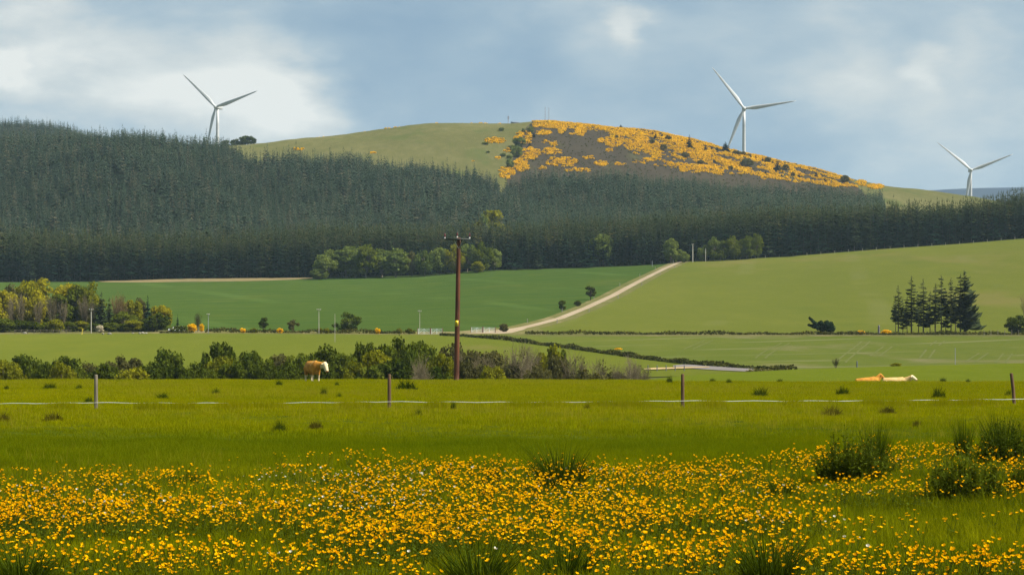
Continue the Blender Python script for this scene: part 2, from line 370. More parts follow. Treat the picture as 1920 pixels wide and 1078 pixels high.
row(3500, ztab([(0, 80)])); row(5000, ztab([(0, 60), (1500, 60), (1900, 150), (2800, 180)]))
row(6500, py2z(6500, [(-900, 560), (1300, 520), (1500, 400), (1700, 362), (1760, 358), (1830, 355), (1920, 354), (2300, 350), (2800, 356)]), 5)
row(7500, ztab([(0, 40)]))
DK = np.array([r[0] for r in rows], float); ZK = np.array([r[1] for r in rows])
def H(px, d):
    px = np.asarray(px, float); d = np.asarray(d, float); px, d = np.broadcast_arrays(px, d); sh = px.shape
    p = px.ravel(); q = np.clip(d.ravel(), DK[0], DK[-1] - .01)
    Z = np.array([np.interp(p, GP, z) for z in ZK])
    h = np.diff(DK)[:, None]; de = np.diff(Z, axis=0) / h
    m = np.zeros_like(Z); m[0] = de[0]; m[-1] = de[-1]
    w1 = 2 * h[1:] + h[:-1]; w2 = h[1:] + 2 * h[:-1]
    with np.errstate(divide='ignore', invalid='ignore'):
        hm = (w1 + w2) / (w1 / de[:-1] + w2 / de[1:])
    m[1:-1] = np.where(de[:-1] * de[1:] > 0, np.nan_to_num(hm), 0)
    k = np.clip(np.searchsorted(DK, q, side='right') - 1, 0, len(DK) - 2); i = np.arange(len(q))
    hh = DK[k + 1] - DK[k]; t = (q - DK[k]) / hh
    z = ((1 + 2 * t) * (1 - t) ** 2 * Z[k, i] + t * (1 - t) ** 2 * hh * m[k, i] + t * t * (3 - 2 * t) * Z[k + 1, i] + t * t * (t - 1) * hh * m[k + 1, i])
    x = (p - CX) / F * q
    amp = np.clip((q - 1500) / 300, 0, 1) * np.clip((2600 - q) / 300, 0, 1)      # small knolls on the hill
    z = z + amp * (.35 * np.sin(x * .061 + q * .013) + .22 * np.sin(x * .143 - q * .05) + .14 * np.sin(x * .31 + q * .1 + 1.3))
    return z.reshape(sh)
def G(px, d, dz=0.0):
    px = float(px); d = float(d)
    return Vector(((px - CX) / F * d, d, float(H(px, d)) + dz))
def hit(px, py, d0, d1):
    """distance at which the ground under photo column px shows at photo row py"""
    d = np.linspace(d0, d1, 500); r = HY - (H(np.full(500, px), d) - EYE) / d * F
    return float(d[np.argmin(np.abs(r - py))])
def topz(py, d): return EYE + (HY - py) / F * d

def sheet(name, PX, D, mat, dz=0.0, kind='structure', label=None):
    PX, D = np.broadcast_arrays(np.asarray(PX, float), np.asarray(D, float)); a, b = PX.shape
    Z = H(PX, D) + dz
    V = np.stack([(PX - CX) / F * D, D, Z], -1).reshape(-1, 3)
    i = np.arange(a * b).reshape(a, b)
    Q = np.stack([i[:-1, :-1], i[:-1, 1:], i[1:, 1:], i[1:, :-1]], -1).reshape(-1, 4)
    o = link(name, npmesh(name, V, Q, [mat], smooth=True))
    tag(o, label, None, None, kind); return o
def grid(px0, px1, d0, d1, nu, nv, pw=1.0):
    t = np.linspace(0, 1, nv)[:, None] ** pw; u = np.linspace(0, 1, nu)[None, :]
    return px0 + (px1 - px0) * u + 0 * t, d0 + (d1 - d0) * t + 0 * u

# ground under everything, reaching the far hills
PXg = np.arange(-900, 2821, 30.)[None, :]
Dg = np.concatenate([np.arange(150, 700, 8), np.arange(700, 2600, 16), np.arange(2600, 7400, 80)])[:, None]
sheet('ground', PXg + 0 * Dg, Dg + 0 * PXg, M['rough'], -.55)
# flowering meadow (flat, also round and behind the camera)
xs = np.arange(-96, 97, 4.); ys = np.arange(-60, 190, 3.)
X, Y = np.meshgrid(xs, ys)
Z = H(np.clip(CX + X / np.maximum(Y, 5) * F, -900, 2800), np.maximum(Y, 0)) + .0
ii = np.arange(X.size).reshape(X.shape)
tag(link('meadow', npmesh('meadow', np.stack([X, Y, Z], -1).reshape(-1, 3), np.stack([ii[:-1, :-1], ii[:-1, 1:], ii[1:, 1:], ii[1:, :-1]], -1).reshape(-1, 4), [M['meadow']], smooth=True)),
    kind='structure')
sheet('pasture', *grid(1150, 2820, 166, 254, 90, 40), M['pasture'], .04)
sheet('valley', *grid(-900, 2820, 188, 402, 130, 50), M['rough'], -.12)

# the diagonal hedge line splits the lower fields
DIAG = [(826, 629), (870, 631), (960, 639), (1050, 651), (1130, 662), (1200, 672), (1300, 684), (1400, 691), (1490, 694)]
diag_d = [min(hit(p, q, 380, 620), 598) for p, q in DIAG]
dd = np.array(diag_d)[::-1]; dp = np.array([p for p, q in DIAG])[::-1]
def diag_px(d): return np.interp(d, dd, dp)
Dm = np.linspace(385, 600, 60)[:, None]; u = np.linspace(0, 1, 90)[None, :]
sheet('middle_field', -900 + (diag_px(Dm) + 900) * u, Dm + 0 * u, M['midfield'])
sheet('lower_field', diag_px(Dm) + (2820 - diag_px(Dm)) * u, Dm + 0 * u, M['rightlow'])

# the gravel track up to the wood
TRK = [(905, 625.5), (930, 623.5), (965, 618), (1000, 610), (1050, 597), (1100, 577), (1150, 554), (1200, 527), (1240, 507), (1275, 491.5)]
trk_d = np.maximum.accumulate([hit(p, q, 598, 1099) for p, q in TRK]) + np.arange(len(TRK)) * .01
trk_p = np.array([p for p, q in TRK], float)
def trk_px(d): return np.interp(d, trk_d, trk_p)
tx0, tx1 = trk_d[0], trk_d[-1]
Dt = np.concatenate([np.linspace(600, 640, 40), np.linspace(642, 1099, 160)])[:, None]
c = trk_px(Dt); wpx = F / Dt
kk = 1 + 2.2 * np.clip((640 - Dt) / 40, 0, 1)               # the bottom bend runs across the slope
wv = (2.0 + 2.6) * kk * wpx
u = np.linspace(0, 1, 80)[None, :]
sheet('crop_field', -900 + (c - wv + 900) * u, Dt + 0 * u, M['leftfield'])
sheet('grass_field', (c + wv) + (2820 - c - wv) * u, Dt + 0 * u, M['rightfield'])
u5 = np.linspace(0, 1, 5)[None, :]
tr = sheet('track', c + (u5 * 2 - 1) * 1.4 * kk * wpx, Dt + 0 * u5, M['track'], .06)
sheet('track_verge', c + (u5 * 2 - 1) * wv * 1.01, Dt + 0 * u5, M['verge'], .02)
Dl = np.linspace(594, 612, 8)[:, None]; sheet('lane_verge', -900 + 3720 * u + 0 * Dl, Dl + 0 * u, M['verge'], .03)
# bare margin below the wood, on the left
Ds = np.linspace(1066, 1103, 8)[:, None]; us = np.linspace(0, 1, 40)[None, :]
sheet('straw_margin', 180 + 420 * us + 0 * Ds, 1103 - (1103 - Ds) * np.sin(us * math.pi) ** .5, M['straw'], .07)
# wood floor, hill, back slope, far moor
Df = np.linspace(1097, 1604, 60)[:, None]; sheet('wood_floor', -900 + 3720 * u + 0 * Df, Df + 0 * u, M['forestfloor'], .03)
Dh = np.linspace(1480, 2600, 110)[:, None]; uh = np.linspace(0, 1, 400)[None, :]
sheet('hill', -900 + 3720 * uh + 0 * Dh, Dh + 0 * uh, M['hill'], .12)
Db = np.linspace(2600, 7300, 60)[:, None]; sheet('moor', -900 + 3720 * u + 0 * Db, Db + 0 * u, M['farhill'], .2)
# brown heather on the burnt face of the hill
hp = np.linspace(945, 1660, 150)[None, :]; t = np.linspace(0, 1, 40)[:, None]
lo = np.interp(hp, [945, 960, 1000, 1240, 1500, 1660], [1500, 1490, 1490, 1490, 1490, 1500])
hi = np.interp(hp, [945, 955, 975, 1000, 1100, 1200, 1400, 1500, 1600, 1660], [1560, 1680, 1800, 1900, 1925, 1940, 1935, 1920, 1820, 1600])
sheet('heather_slope', hp + 0 * t, lo + (hi - lo) * t, M['heather'], .26)
# road and bare sandy bank by the stream
RD = [(1262, 687), (1300, 688), (1345, 691), (1400, 694), (1440, 696)]
rd = np.array([hit(p, q, 330, 470) for p, q in RD]); rp = np.array([p for p, q in RD], float)
tt = np.linspace(0, 1, 5)[:, None]; up = np.linspace(1262, 1440, 30)[None, :]
rc = np.interp(up, rp, rd); hwid = np.interp(up, [1262, 1280, 1400, 1440], [3, 9, 9, 4])
sheet('road', up + 0 * tt, rc + (tt * 2 - 1) * hwid, M['asphalt'], .10)
up = np.linspace(1208, 1330, 30)[None, :]
rc = np.array([hit(p, 693 - (p - 1208) * .03, 300, 460) for p in up[0]])[None, :]
sheet('sandy_bank', up + 0 * tt, rc + (tt * 2 - 1) * np.interp(up, [1208, 1225, 1280, 1330], [1, 3.5, 3, 1.2]), M['sand'], .16)
# wheel marks curving over the lower field
def marks(pts, gap=1.9, w=.22):
    pp = np.linspace(0, 1, 30); q = np.array(pts, float); s = np.linspace(0, 1, len(q))
    px = np.interp(pp, s, q[:, 0]); py = np.interp(pp, s, q[:, 1])
    px = np.convolve(np.pad(px, 3, mode='edge'), np.ones(7) / 7, 'valid'); d = np.array([hit(a, b, 400, 598) for a, b in zip(px, py)])
    for off in (-gap / 2, gap / 2):
        cc = px + off * F / d
        u2 = np.linspace(-1, 1, 3)[:, None]
        sheet('wheel_mark', cc[None, :] + u2 * w * F / d[None, :], d[None, :] + 0 * u2, M['tyre'], .07)
for pts in ([(1425, 672), (1440, 660), (1475, 643)], [(1575, 680), (1595, 663), (1625, 640)], [(1733, 672), (1745, 656)], [(1752, 648), (1764, 639)],
            [(1820, 678), (1845, 662)], [(1876, 680), (1890, 663)], [(1290, 655), (1330, 638)], [(1640, 668), (1665, 650)]):
    marks(pts)

# ------------------------------------------------------------------ scatter through geometry nodes (for what nobody could count)
def proto_collection(name, meshes):
    c = bpy.data.collections.new(name)
    for k, me in enumerate(meshes):
        o = bpy.data.objects.new('%s_%02d' % (name, k), me); c.objects.link(o)
    return c
def scatter(name, P, rz, scl, coll, n_proto, label=None, cat=None, tilt=None, idx=None):
    P = np.asarray(P, np.float32); n = len(P)
    me = bpy.data.meshes.new(name); me.vertices.add(n); me.vertices.foreach_set('co', P.ravel())
    rot = np.zeros((n, 3), np.float32); rot[:, 2] = rz
    if tilt is not None: rot[:, :2] = tilt
    a = me.attributes.new('rot', 'FLOAT_VECTOR', 'POINT'); a.data.foreach_set('vector', rot.ravel())
    scl = np.asarray(scl, np.float32)
    if scl.ndim == 1: scl = np.repeat(scl[:, None], 3, 1)
    a = me.attributes.new('scl', 'FLOAT_VECTOR', 'POINT'); a.data.foreach_set('vector', np.ascontiguousarray(scl).ravel())
    if idx is None: idx = rng.integers(0, n_proto, n)
    a = me.attributes.new('idx', 'INT', 'POINT'); a.data.foreach_set('value', np.asarray(idx, np.int32))
    o = link(name, me); tag(o, label, cat, None, 'stuff')
    ng = bpy.data.node_groups.new(name, 'GeometryNodeTree')
    ng.interface.new_socket('Geometry', in_out='INPUT', socket_type='NodeSocketGeometry')
    ng.interface.new_socket('Geometry', in_out='OUTPUT', socket_type='NodeSocketGeometry')
    N = ng.nodes; L = ng.links
    gi = N.new('NodeGroupInput'); go = N.new('NodeGroupOutput')
    ip = N.new('GeometryNodeInstanceOnPoints'); ci = N.new('GeometryNodeCollectionInfo')
    ci.inputs['Collection'].default_value = coll
    ci.inputs['Separate Children'].default_value = True; ci.inputs['Reset Children'].default_value = True
    ip.inputs['Pick Instance'].default_value = True
    def na(nm, ty):
        x = N.new('GeometryNodeInputNamedAttribute'); x.data_type = ty; x.inputs[0].default_value = nm
        return x.outputs[0]
    L.new(gi.outputs[0], ip.inputs['Points']); L.new(ci.outputs[0], ip.inputs['Instance'])
    L.new(na('idx', 'INT'), ip.inputs['Instance Index']); L.new(na('rot', 'FLOAT_VECTOR'), ip.inputs['Rotation'])
    L.new(na('scl', 'FLOAT_VECTOR'), ip.inputs['Scale']); L.new(ip.outputs[0], go.inputs[0])
    md = o.modifiers.new('scatter', 'NODES'); md.node_group = ng
    return o

# ------------------------------------------------------------------ plant meshes
def conifer_mesh(name, h, r, whorls, nb, seed, mat, low=.06, fine=1, gaps=0.0, sway=.25, side=None, taper=.82, lmin=.6):
    """crown of a spruce: whorls of drooping ragged sprays"""
    g = np.random.default_rng(seed); mb = MB()
    for w in range(whorls):
        t = (w + g.uniform(-.3, .3)) / whorls; t = min(max(t, 0), .985)
        z = h * (low + (1 - low) * t)
        R = r * (1 - t) ** taper * (.75 + .4 * g.random()) + .02 * r
        k = max(4, int(nb * (.55 + .45 * (1 - t))))
        a0 = g.uniform(0, 6.28)
        zw = z
        for b in range(k):
            if g.random() < gaps: continue
            z = zw + g.uniform(-.6, .6) * h * (1 - low) / whorls
            a = a0 + b * 6.283 / k + g.uniform(-.3, .3); L = R * g.uniform(lmin, 1.12)
            if side is not None: L *= 1 + side * math.cos(a)
            ca, sa = math.cos(a), math.sin(a)
            dr = L * (sway + .18 * g.random()); v = g.random()
            segs = 2 + fine
            rad = np.linspace(.04, 1, segs + 1) * L
            zz = z - dr * (rad / L) ** 1.3 + (.12 * L) * (rad / L) ** 3
            wd = L * .30 * np.array([.5] + [1.0] * (segs - 1) + [.10]) * g.uniform(.7, 1.25)
            wd[1:-1] *= g.uniform(.75, 1.2, segs - 1)
            th = wd * .55
            c = np.stack([ca * rad, sa * rad, zz], -1); pv = np.array([-sa, ca, 0])
            A = c + pv * wd[:, None] - [[0, 0, 1]] * (wd * .45)[:, None]; B = c - pv * wd[:, None] - [[0, 0, 1]] * (wd * .45)[:, None]
            Dn = c - np.array([[0, 0, 1]]) * th[:, None]
            n = segs + 1; V = np.concatenate([c, A, B, Dn]); Q = []
            for i in range(segs):
                Q += [(i, i + 1, n + i + 1, n + i), (i, 2 * n + i, 2 * n + i + 1, i + 1), (i, i + 1, 3 * n + i + 1, 3 * n + i)]
            mb.add(V, Q, None, v * .5 + .5 * t)
    mb.add([(.05 * r, 0, h * .93), (-.03 * r, .04 * r, h * .93), (-.03 * r, -.04 * r, h * .93), (0, 0, h * 1.02)], None, [(0, 1, 3), (1, 2, 3), (2, 0, 3)], 1)
    return mb.mesh(name, mat)
def trunk_mesh(name, h, r0, mat, n=6, bend=.0, seed=0):
    g = np.random.default_rng(seed); mb = MB(); k = 6
    z = np.linspace(-.3, h, k); x = np.cumsum(g.normal(0, bend, k)); y = np.cumsum(g.normal(0, bend, k)); x -= x[0]; y -= y[0]
    rr = r0 * (1 - np.linspace(0, .9, k)); rr[0] *= 1.35
    mb.tube(np.stack([x, y, z], -1), rr, n); return mb.mesh(name, mat, True)
def leaves(mb, C, Rr, n, s, g, flat=.75, var=None):
    """leaf quads spread through a clump, denser towards its skin"""
    d = g.normal(size=(n, 3)); d /= np.linalg.norm(d, axis=1)[:, None]
    rad = (g.random(n) ** .45)[:, None]
    P = C + d * rad * Rr * np.array([1, 1, flat])
    nrm = d + g.normal(0, .75, (n, 3)) + [0, 0, .25]; nrm /= np.linalg.norm(nrm, axis=1)[:, None]
    a = np.cross(nrm, g.normal(size=(n, 3))); a /= np.linalg.norm(a, axis=1)[:, None]; b = np.cross(nrm, a)
    ss = s * g.uniform(.55, 1.25, n)[:, None]
    V = np.stack([P - a * ss * .5 - b * ss * .35, P + a * ss * .5 - b * ss * .5, P + a * ss * .45 + b * ss * .4, P - a * ss * .3 + b * ss * .6], 1).reshape(-1, 3)
    mb.add(V, np.arange(4 * n).reshape(-1, 4), None, np.repeat(np.clip((.5 if var is None else var) + g.normal(0, .16, n), 0, 1), 4))
def broad_meshes(name, seed, leafmat, barkmat, h=1.0, w=1.0, clumps=16, per=110, leaf=.055, lift=.25, shape=1.0, thin=.0):
    """unit-height broadleaf: trunk with limbs, crown of leaf clumps"""
    g = np.random.default_rng(seed); tb = MB(); cb = MB()
    zc = lift + (1 - lift) * .5; rz = (1 - lift) * .5; rx = w * .5
    tb.tube([(0, 0, -.03), (g.normal(0, .01), 0, lift * .6), (g.normal(0, .02), g.normal(0, .02), zc), (g.normal(0, .03), 0, zc + rz * .6)], [.032, .024, .014, .004], 6)
    for k in range(clumps):
        while True:
            p = g.uniform(-1, 1, 3)
            if .25 < np.linalg.norm(p) < 1: break
        p = p / np.linalg.norm(p) * np.linalg.norm(p) ** .5 * .80
        if p[2] < 0: p[:2] *= 1 + p[2] * (.25 * shape)
        C = np.array([p[0] * rx, p[1] * rx, zc + p[2] * rz]); R = g.uniform(.20, .34) * min(rx * 1.25, rz * 1.4)
        leaves(cb, C, R, int(per * g.uniform(.7, 1.3)), leaf, g, g.uniform(.6, .85), g.uniform(.1, .9))
        s = np.array([0, 0, lift * .5 + (C[2] - lift * .5) * .45]); m = (s + C) / 2 + g.normal(0, .02, 3) + [0, 0, .02]
        tb.tube([s, m, C], [.012, .008, .002], 4, cap=False)
    return tb.mesh(name + '_trunk', barkmat, True), cb.mesh(name + '_crown', leafmat)
def bare_meshes(name, seed, twigmat, barkmat, w=1.0, stems=7, twigs=26, leafy=0, leafmat=None):
    """leafless or barely leafing shrub: fanning stems that split into fine twigs"""
    g = np.random.default_rng(seed); tb = MB(); cb = MB()
    for s in range(stems):
        a = g.uniform(0, 6.28); out = g.uniform(.05, .5) * w; hh = g.uniform(.62, .9) * (1 - .25 * (out / w))
        p0 = np.array([.03 * math.cos(a), .03 * math.sin(a), -.03]); p3 = np.array([out * .8 * math.cos(a), out * .8 * math.sin(a), hh])
        p1 = p0 + (p3 - p0) * .33 + [0, 0, .08]; p2 = p0 + (p3 - p0) * .66 + [0, 0, .05]
        tb.tube([p0, p1, p2, p3], [.016, .012, .008, .003], 4, cap=False)
        for k in range(twigs):
            f = g.uniform(.3, 1); q = p0 + (p3 - p0) * f + [0, 0, .05 * (1 - f)]
            d = np.array([math.cos(a) * .3, math.sin(a) * .3, .9]) + g.normal(0, .5, 3); d /= np.linalg.norm(d)
            e = q + d * g.uniform(.10, .26); e[2] = min(e[2], 1.0); m = (q + e) / 2 + g.normal(0, .012, 3); v = g.random()
            cb.tube([q, m, e], [.0042, .003, .0014], 3, v, False)
            for j in range(3):
                f2 = g.uniform(.3, 1); q2 = q + (e - q) * f2; e2 = q2 + (d + g.normal(0, .6, 3)) * g.uniform(.04, .11)
                cb.tube([q2, e2], [.0026, .001], 3, v, False)
    tr = tb.mesh(name + '_stems', barkmat, True); me = cb.mesh(name + '_twigs', twigmat); lf = None
    if leafy:
        lb = MB()
        for k in range(12):
            a = g.uniform(0, 6.28); r_ = g.uniform(0, .42) * w
            leaves(lb, np.array([r_ * math.cos(a), r_ * math.sin(a), g.uniform(.35, .9)]), .13, leafy // 12, .030, g, .8, g.random())
        lf = lb.mesh(name + '_leaves', leafmat)
    return tr, me, lf
def tuft_mesh(name, seed, mat, n, rad, h, wid, spread=.5, bendy=.5, segs=3, dome=0.0):
    g = np.random.default_rng(seed); mb = MB()
    for k in range(n):
        a = g.uniform(0, 6.28); r0 = rad * math.sqrt(g.random()); x0, y0 = r0 * math.cos(a), r0 * math.sin(a)
        b = g.uniform(0, 6.28) if spread < .8 else a + g.normal(0, .5)
        hh = h * g.uniform(.45, 1.1) * (1 - dome * (r0 / rad) ** 2); ln = hh * spread * g.uniform(.1, 1)
        t = np.linspace(0, 1, segs + 1); fx = ln * t ** (1 + bendy); zz = hh * (t - .18 * bendy * t ** 3)
        c = np.stack([x0 + math.cos(b) * fx, y0 + math.sin(b) * fx, zz - .02], -1)
        ww = wid * g.uniform(.6, 1.3) * (1 - t ** 1.6 * .92) * .5; f = g.uniform(0, 6.28); s = np.array([math.cos(f), math.sin(f), 0])
        V = np.concatenate([c - s * ww[:, None], c + s * ww[:, None]]); m = segs + 1
        mb.add(V, [(i, i + 1, m + i + 1, m + i) for i in range(segs)], None, g.random())
    return mb.mesh(name, mat)

def thing_from(name, parts, loc, rz=0, scale=1.0, mats=None):
    """an Empty with one child per (part name, mesh); mats overrides the material of a part by name on this copy"""
    e = empty(name, loc, rz, scale)
    for pn, me in parts:
        if me is None: continue
        o = link(pn, me, e)
        if mats and pn in mats:
            o.material_slots[0].link = 'OBJECT'; o.material_slots[0].material = mats[pn]
    return e

# ------------------------------------------------------------------ the spruce plantation
forest_protos = [conifer_mesh('forest_spruce_%d' % k, 1.0, .165 + .025 * (k % 3), 11, 7, 100 + k, M['spruce'], .12, taper=.68) for k in range(6)]
FC = proto_collection('forest_spruce', forest_protos)
belt_protos = [conifer_mesh('belt_spruce_%d' % k, 1.0, .16 + .02 * (k % 3), 12, 8, 130 + k, M['belt_spruce'], .12, taper=.70) for k in range(5)]
FB = proto_collection('belt_spruce', belt_protos)
def upper(px):
    return np.interp(px, [-900, 420, 440, 480, 880, 920, 945, 965, 1000, 1600, 1655, 1662, 1700, 2800], [1640, 1640, 1615, 1600, 1600, 1575, 1530, 1565, 1590, 1590, 1585, 1240, 1180, 1180])
pts = []
n = 0
while n < 34000:
    px = rng.uniform(-260, 2180, 30000); d = np.sqrt(rng.uniform(1106 ** 2, 1650 ** 2, 30000))
    ok = d < upper(px) + 12 * np.sin(px * .05)
    vx = np.interp(d, [1240, 1560], [872, 947])                      # the narrow burn between the two blocks
    ok &= np.abs(px - vx) > np.where(d < 1560, 9 * (1 - .3 * (d - 1240) / 320), 0) * (d > 1225)
    ok &= ~((np.abs(px - 925) < 30) & (np.abs(d - 1262) < 16))
    # thin rides that read as darker lines
    ok &= np.abs(((px - CX) / F * d * .8 + d * .35) % 105) > 3.0
    px, d = px[ok], d[ok]; pts.append(np.stack([px, d], 1)); n += len(px)
pd_ = np.concatenate(pts)[:34000]
# far wooded hill on the left
px = rng.uniform(-300, 420, 5200); d = np.sqrt(rng.uniform(2330 ** 2, 2530 ** 2, 5200)); pd_ = np.concatenate([pd_, np.stack([px, d], 1)])
z = H(pd_[:, 0], pd_[:, 1]); x = (pd_[:, 0] - CX) / F * pd_[:, 1]
P = np.stack([x, pd_[:, 1], z - .2], -1)
hh = rng.uniform(10.5, 16.5, len(P)) * (1 + .10 * np.sin(x * .035 + pd_[:, 1] * .02) + .07 * np.sin(x * .11 - pd_[:, 1] * .06)) * np.where(rng.random(len(P)) < .05, 1.22, 1)
front = np.clip((1240 - pd_[:, 1]) / 50, 0, 1); hh = hh + 5.5 * front
wd = hh * rng.uniform(.85, 1.2, len(P))
bel = pd_[:, 1] < 1196 + 10 * np.sin(pd_[:, 0] * .013)
keep = bel | (pd_[:, 1] > 1222 + 10 * np.sin(pd_[:, 0] * .013))              # a ride runs behind the old belt
ra = rng.uniform(0, 6.28, len(P)); sc3 = np.stack([wd, wd, hh], -1); hl = keep & ~bel
scatter('spruce_forest', P[hl], ra[hl], sc3[hl], FC, 6, 'dense grey-green spruce plantation covering the hillside', 'forest')
scatter('spruce_belt', P[bel], ra[bel], sc3[bel], FB, 5, 'older dark spruces in the belt along the foot of the plantation', 'forest')

edge_crowns = [conifer_mesh('edge_crown_%d' % k, 1.0, .150 + .018 * (k % 4), 17, 8, 200 + k, M['spruce2'], .10 + .04 * (k % 3), 1, .08) for k in range(7)]
edge_crowns += [conifer_mesh('fat_crown_%d' % k, 1.0, .30, 17, 15, 280 + k, M['spruce2'], .02, 1, .05, .2, None, (.62, .85)[k], .55) for k in range(2)]
edge_trunk = trunk_mesh('edge_trunk', .95, .013, M['bark'])
cols = np.linspace(-50, 1975, 300)
for k, px in enumerate(cols):
    px = px + random.uniform(-3, 3); d = 1101 + (k % 2) * 4.5 + random.uniform(0, 3.5)
    e = thing_from('spruce_tree', [('trunk', edge_trunk), ('crown', edge_crowns[random.randrange(7)])], G(px, d, -.2), random.uniform(0, 6.28), 1)
    h = random.uniform(16.5, 21.0) * random.choice((1, 1, 1, .86)); w = h * random.uniform(.9, 1.2); e.scale = (w, w, h)
    tag(e, 'tall dark spruce in the front rank of the plantation above the fields', 'tree', 'spruces of the plantation front')

# ------------------------------------------------------------------ broadleaf and shrub prototypes (unit height)
B = [broad_meshes('broad_%d' % k, 300 + k, M['mid_green'], M['bark'], 1, (.95, 1.15, .8, 1.3, .7, 1.0)[k], 18, 110, .060, (.16, .1, .22, .06, .15, .2)[k]) for k in range(6)]
BF = [broad_meshes('bush_%d' % k, 330 + k, M['mid_green'], M['bark'], 1, (1.1, 1.35, .95, 1.2, 1.5)[k], 36, 150, .050, (.02, .0, .04, .0, .0)[k], .3) for k in range(5)]
BT = [broad_meshes('belt_tree_%d' % k, 380 + k, M['mid_green'], M['palebark'], 1, (.95, 1.1, .8, 1.2, .8, 1.0)[k], 34, 120, .050, .04, .15) for k in range(6)]
BARE = [bare_meshes('bare_%d' % k, 360 + k, M['twig'], M['palebark'], (.9, 1.1, .7, 1.0)[k], 11, 34, (0, 160, 0, 260)[k], M['olive']) for k in range(4)]
def tree(px, d, ptop, wpx, proto, mat, label, cat='tree', group=None, name='broadleaf_tree', bare=False, sink=.1, parts=('trunk', 'crown'), rz=None):
    """stand a tree at (px, d); its height and width follow from the photo rows at that distance"""
    g = G(px, d); h = topz(ptop, d) - g.z + sink; w = wpx * d / F * (1.0 if bare else 1.28)
    if bare:
        ps = [('trunk', proto[0]), ('twigs', proto[1]), ('leaves', proto[2])]; pw = .95; ms = {'twigs': mat}
    else:
        ps = [(parts[0], proto[0]), (parts[1], proto[1])]; ms = {parts[1]: mat}
        co = np.empty(len(proto[1].vertices) * 3, np.float32); proto[1].vertices.foreach_get('co', co); pw = np.ptp(co[0::3])
    e = thing_from(name, ps, (g.x, g.y, g.z - sink), random.uniform(0, 6.28) if rz is None else rz, (w / pw, w / pw * random.uniform(.85, 1.1), h), ms)
    return tag(e, label, cat, group)

# soft green trees along the foot of the plantation
gr = 'broadleaf trees along the plantation foot'
for px, top, w, m in [(612, 467, 44, 'bluegreen'), (650, 460, 58, 'bluegreen'), (686, 457, 38, 'mid_green'), (666, 473, 42, 'bluegreen'), (716, 466, 38, 'bluegreen'), (742, 464, 46, 'bluegreen'),
                      (771, 470, 26, 'olive'), (796, 468, 34, 'bluegreen'), (824, 462, 40, 'bluegreen'), (850, 457, 36, 'ygreen'), (876, 455, 32, 'bluegreen'),
                      (906, 453, 34, 'mid_green'), (927, 465, 28, 'bluegreen'), (1125, 437, 40, 'bluegreen'), (1140, 440, 26, 'bluegreen')]:
    dd_ = 1088 + random.uniform(-4, 6) if px < 1000 else 1106
    lab = {'bluegreen': 'soft green broadleaf tree at the foot of the plantation behind the crop field', 'mid_green': 'darker green round broadleaf tree at the foot of the plantation',
           'olive': 'brownish olive broadleaf tree at the plantation foot', 'ygreen': 'yellow-green broadleaf tree behind the power pole top, at the plantation foot'}[m]
    tree(px, dd_, top, w, BT[random.randrange(6)], M[m], lab, 'tree', gr)
tree(598, 1080, 504, 30, BF[1], M['bluegreen'], 'low spreading bush at the left foot of the broadleaf tree row', 'bush', name='bush', parts=('stems', 'foliage'))
tree(895, 1078, 489, 20, BF[0], M['ygreen'], 'small yellow-green bush before the dark spruces', 'bush', name='bush', parts=('stems', 'foliage'))
for px, top, w in [(1258, 446, 26), (1264, 461, 32), (1281, 471, 20), (1320, 459, 22), (1340, 443, 28), (1358, 450, 22), (1378, 441, 30), (1400, 441, 26), (1416, 437, 26), (1350, 466, 30), (1388, 462, 26)]:
    tree(px, 1092 + random.uniform(-3, 5), top, w, BT[random.randrange(6)], M['bluegreen'] if px < 1300 else M[random.choice(['bluegreen', 'mid_green', 'bluegreen'])],
         'pale green birch-like tree at the plantation foot beside the top of the track' if px < 1300 else 'pale green slender tree at the plantation foot above the grass field', 'tree', 'pale trees by the top of the track')
tree(922, 1262, 391, 52, B[0], M['ygreen'], 'bright yellow-green broadleaf tree standing alone amid the dark plantation', 'tree')
tree(903, 1255, 402, 30, B[3], M['bluegreen'], 'smaller green broadleaf tree beside the bright one amid the plantation', 'tree')
for px, top, w in [(970, 452, 24), (1008, 446, 24), (1098, 440, 28), (1480, 408, 34)]:
    e = thing_from('spruce_tree', [('trunk', edge_trunk), ('crown', edge_crowns[3])], G(px, 1095, -.2), px); h = topz(top, 1095) - G(px, 1095).z; ww = w * 1095 / F / .33
    e.scale = (ww, ww, h); e.children[1].material_slots[0].link = 'OBJECT'; e.children[1].material_slots[0].material = M['spruce']
    tag(e, 'lighter green spruce standing just clear of the plantation front', 'tree', 'lighter spruces before the plantation')

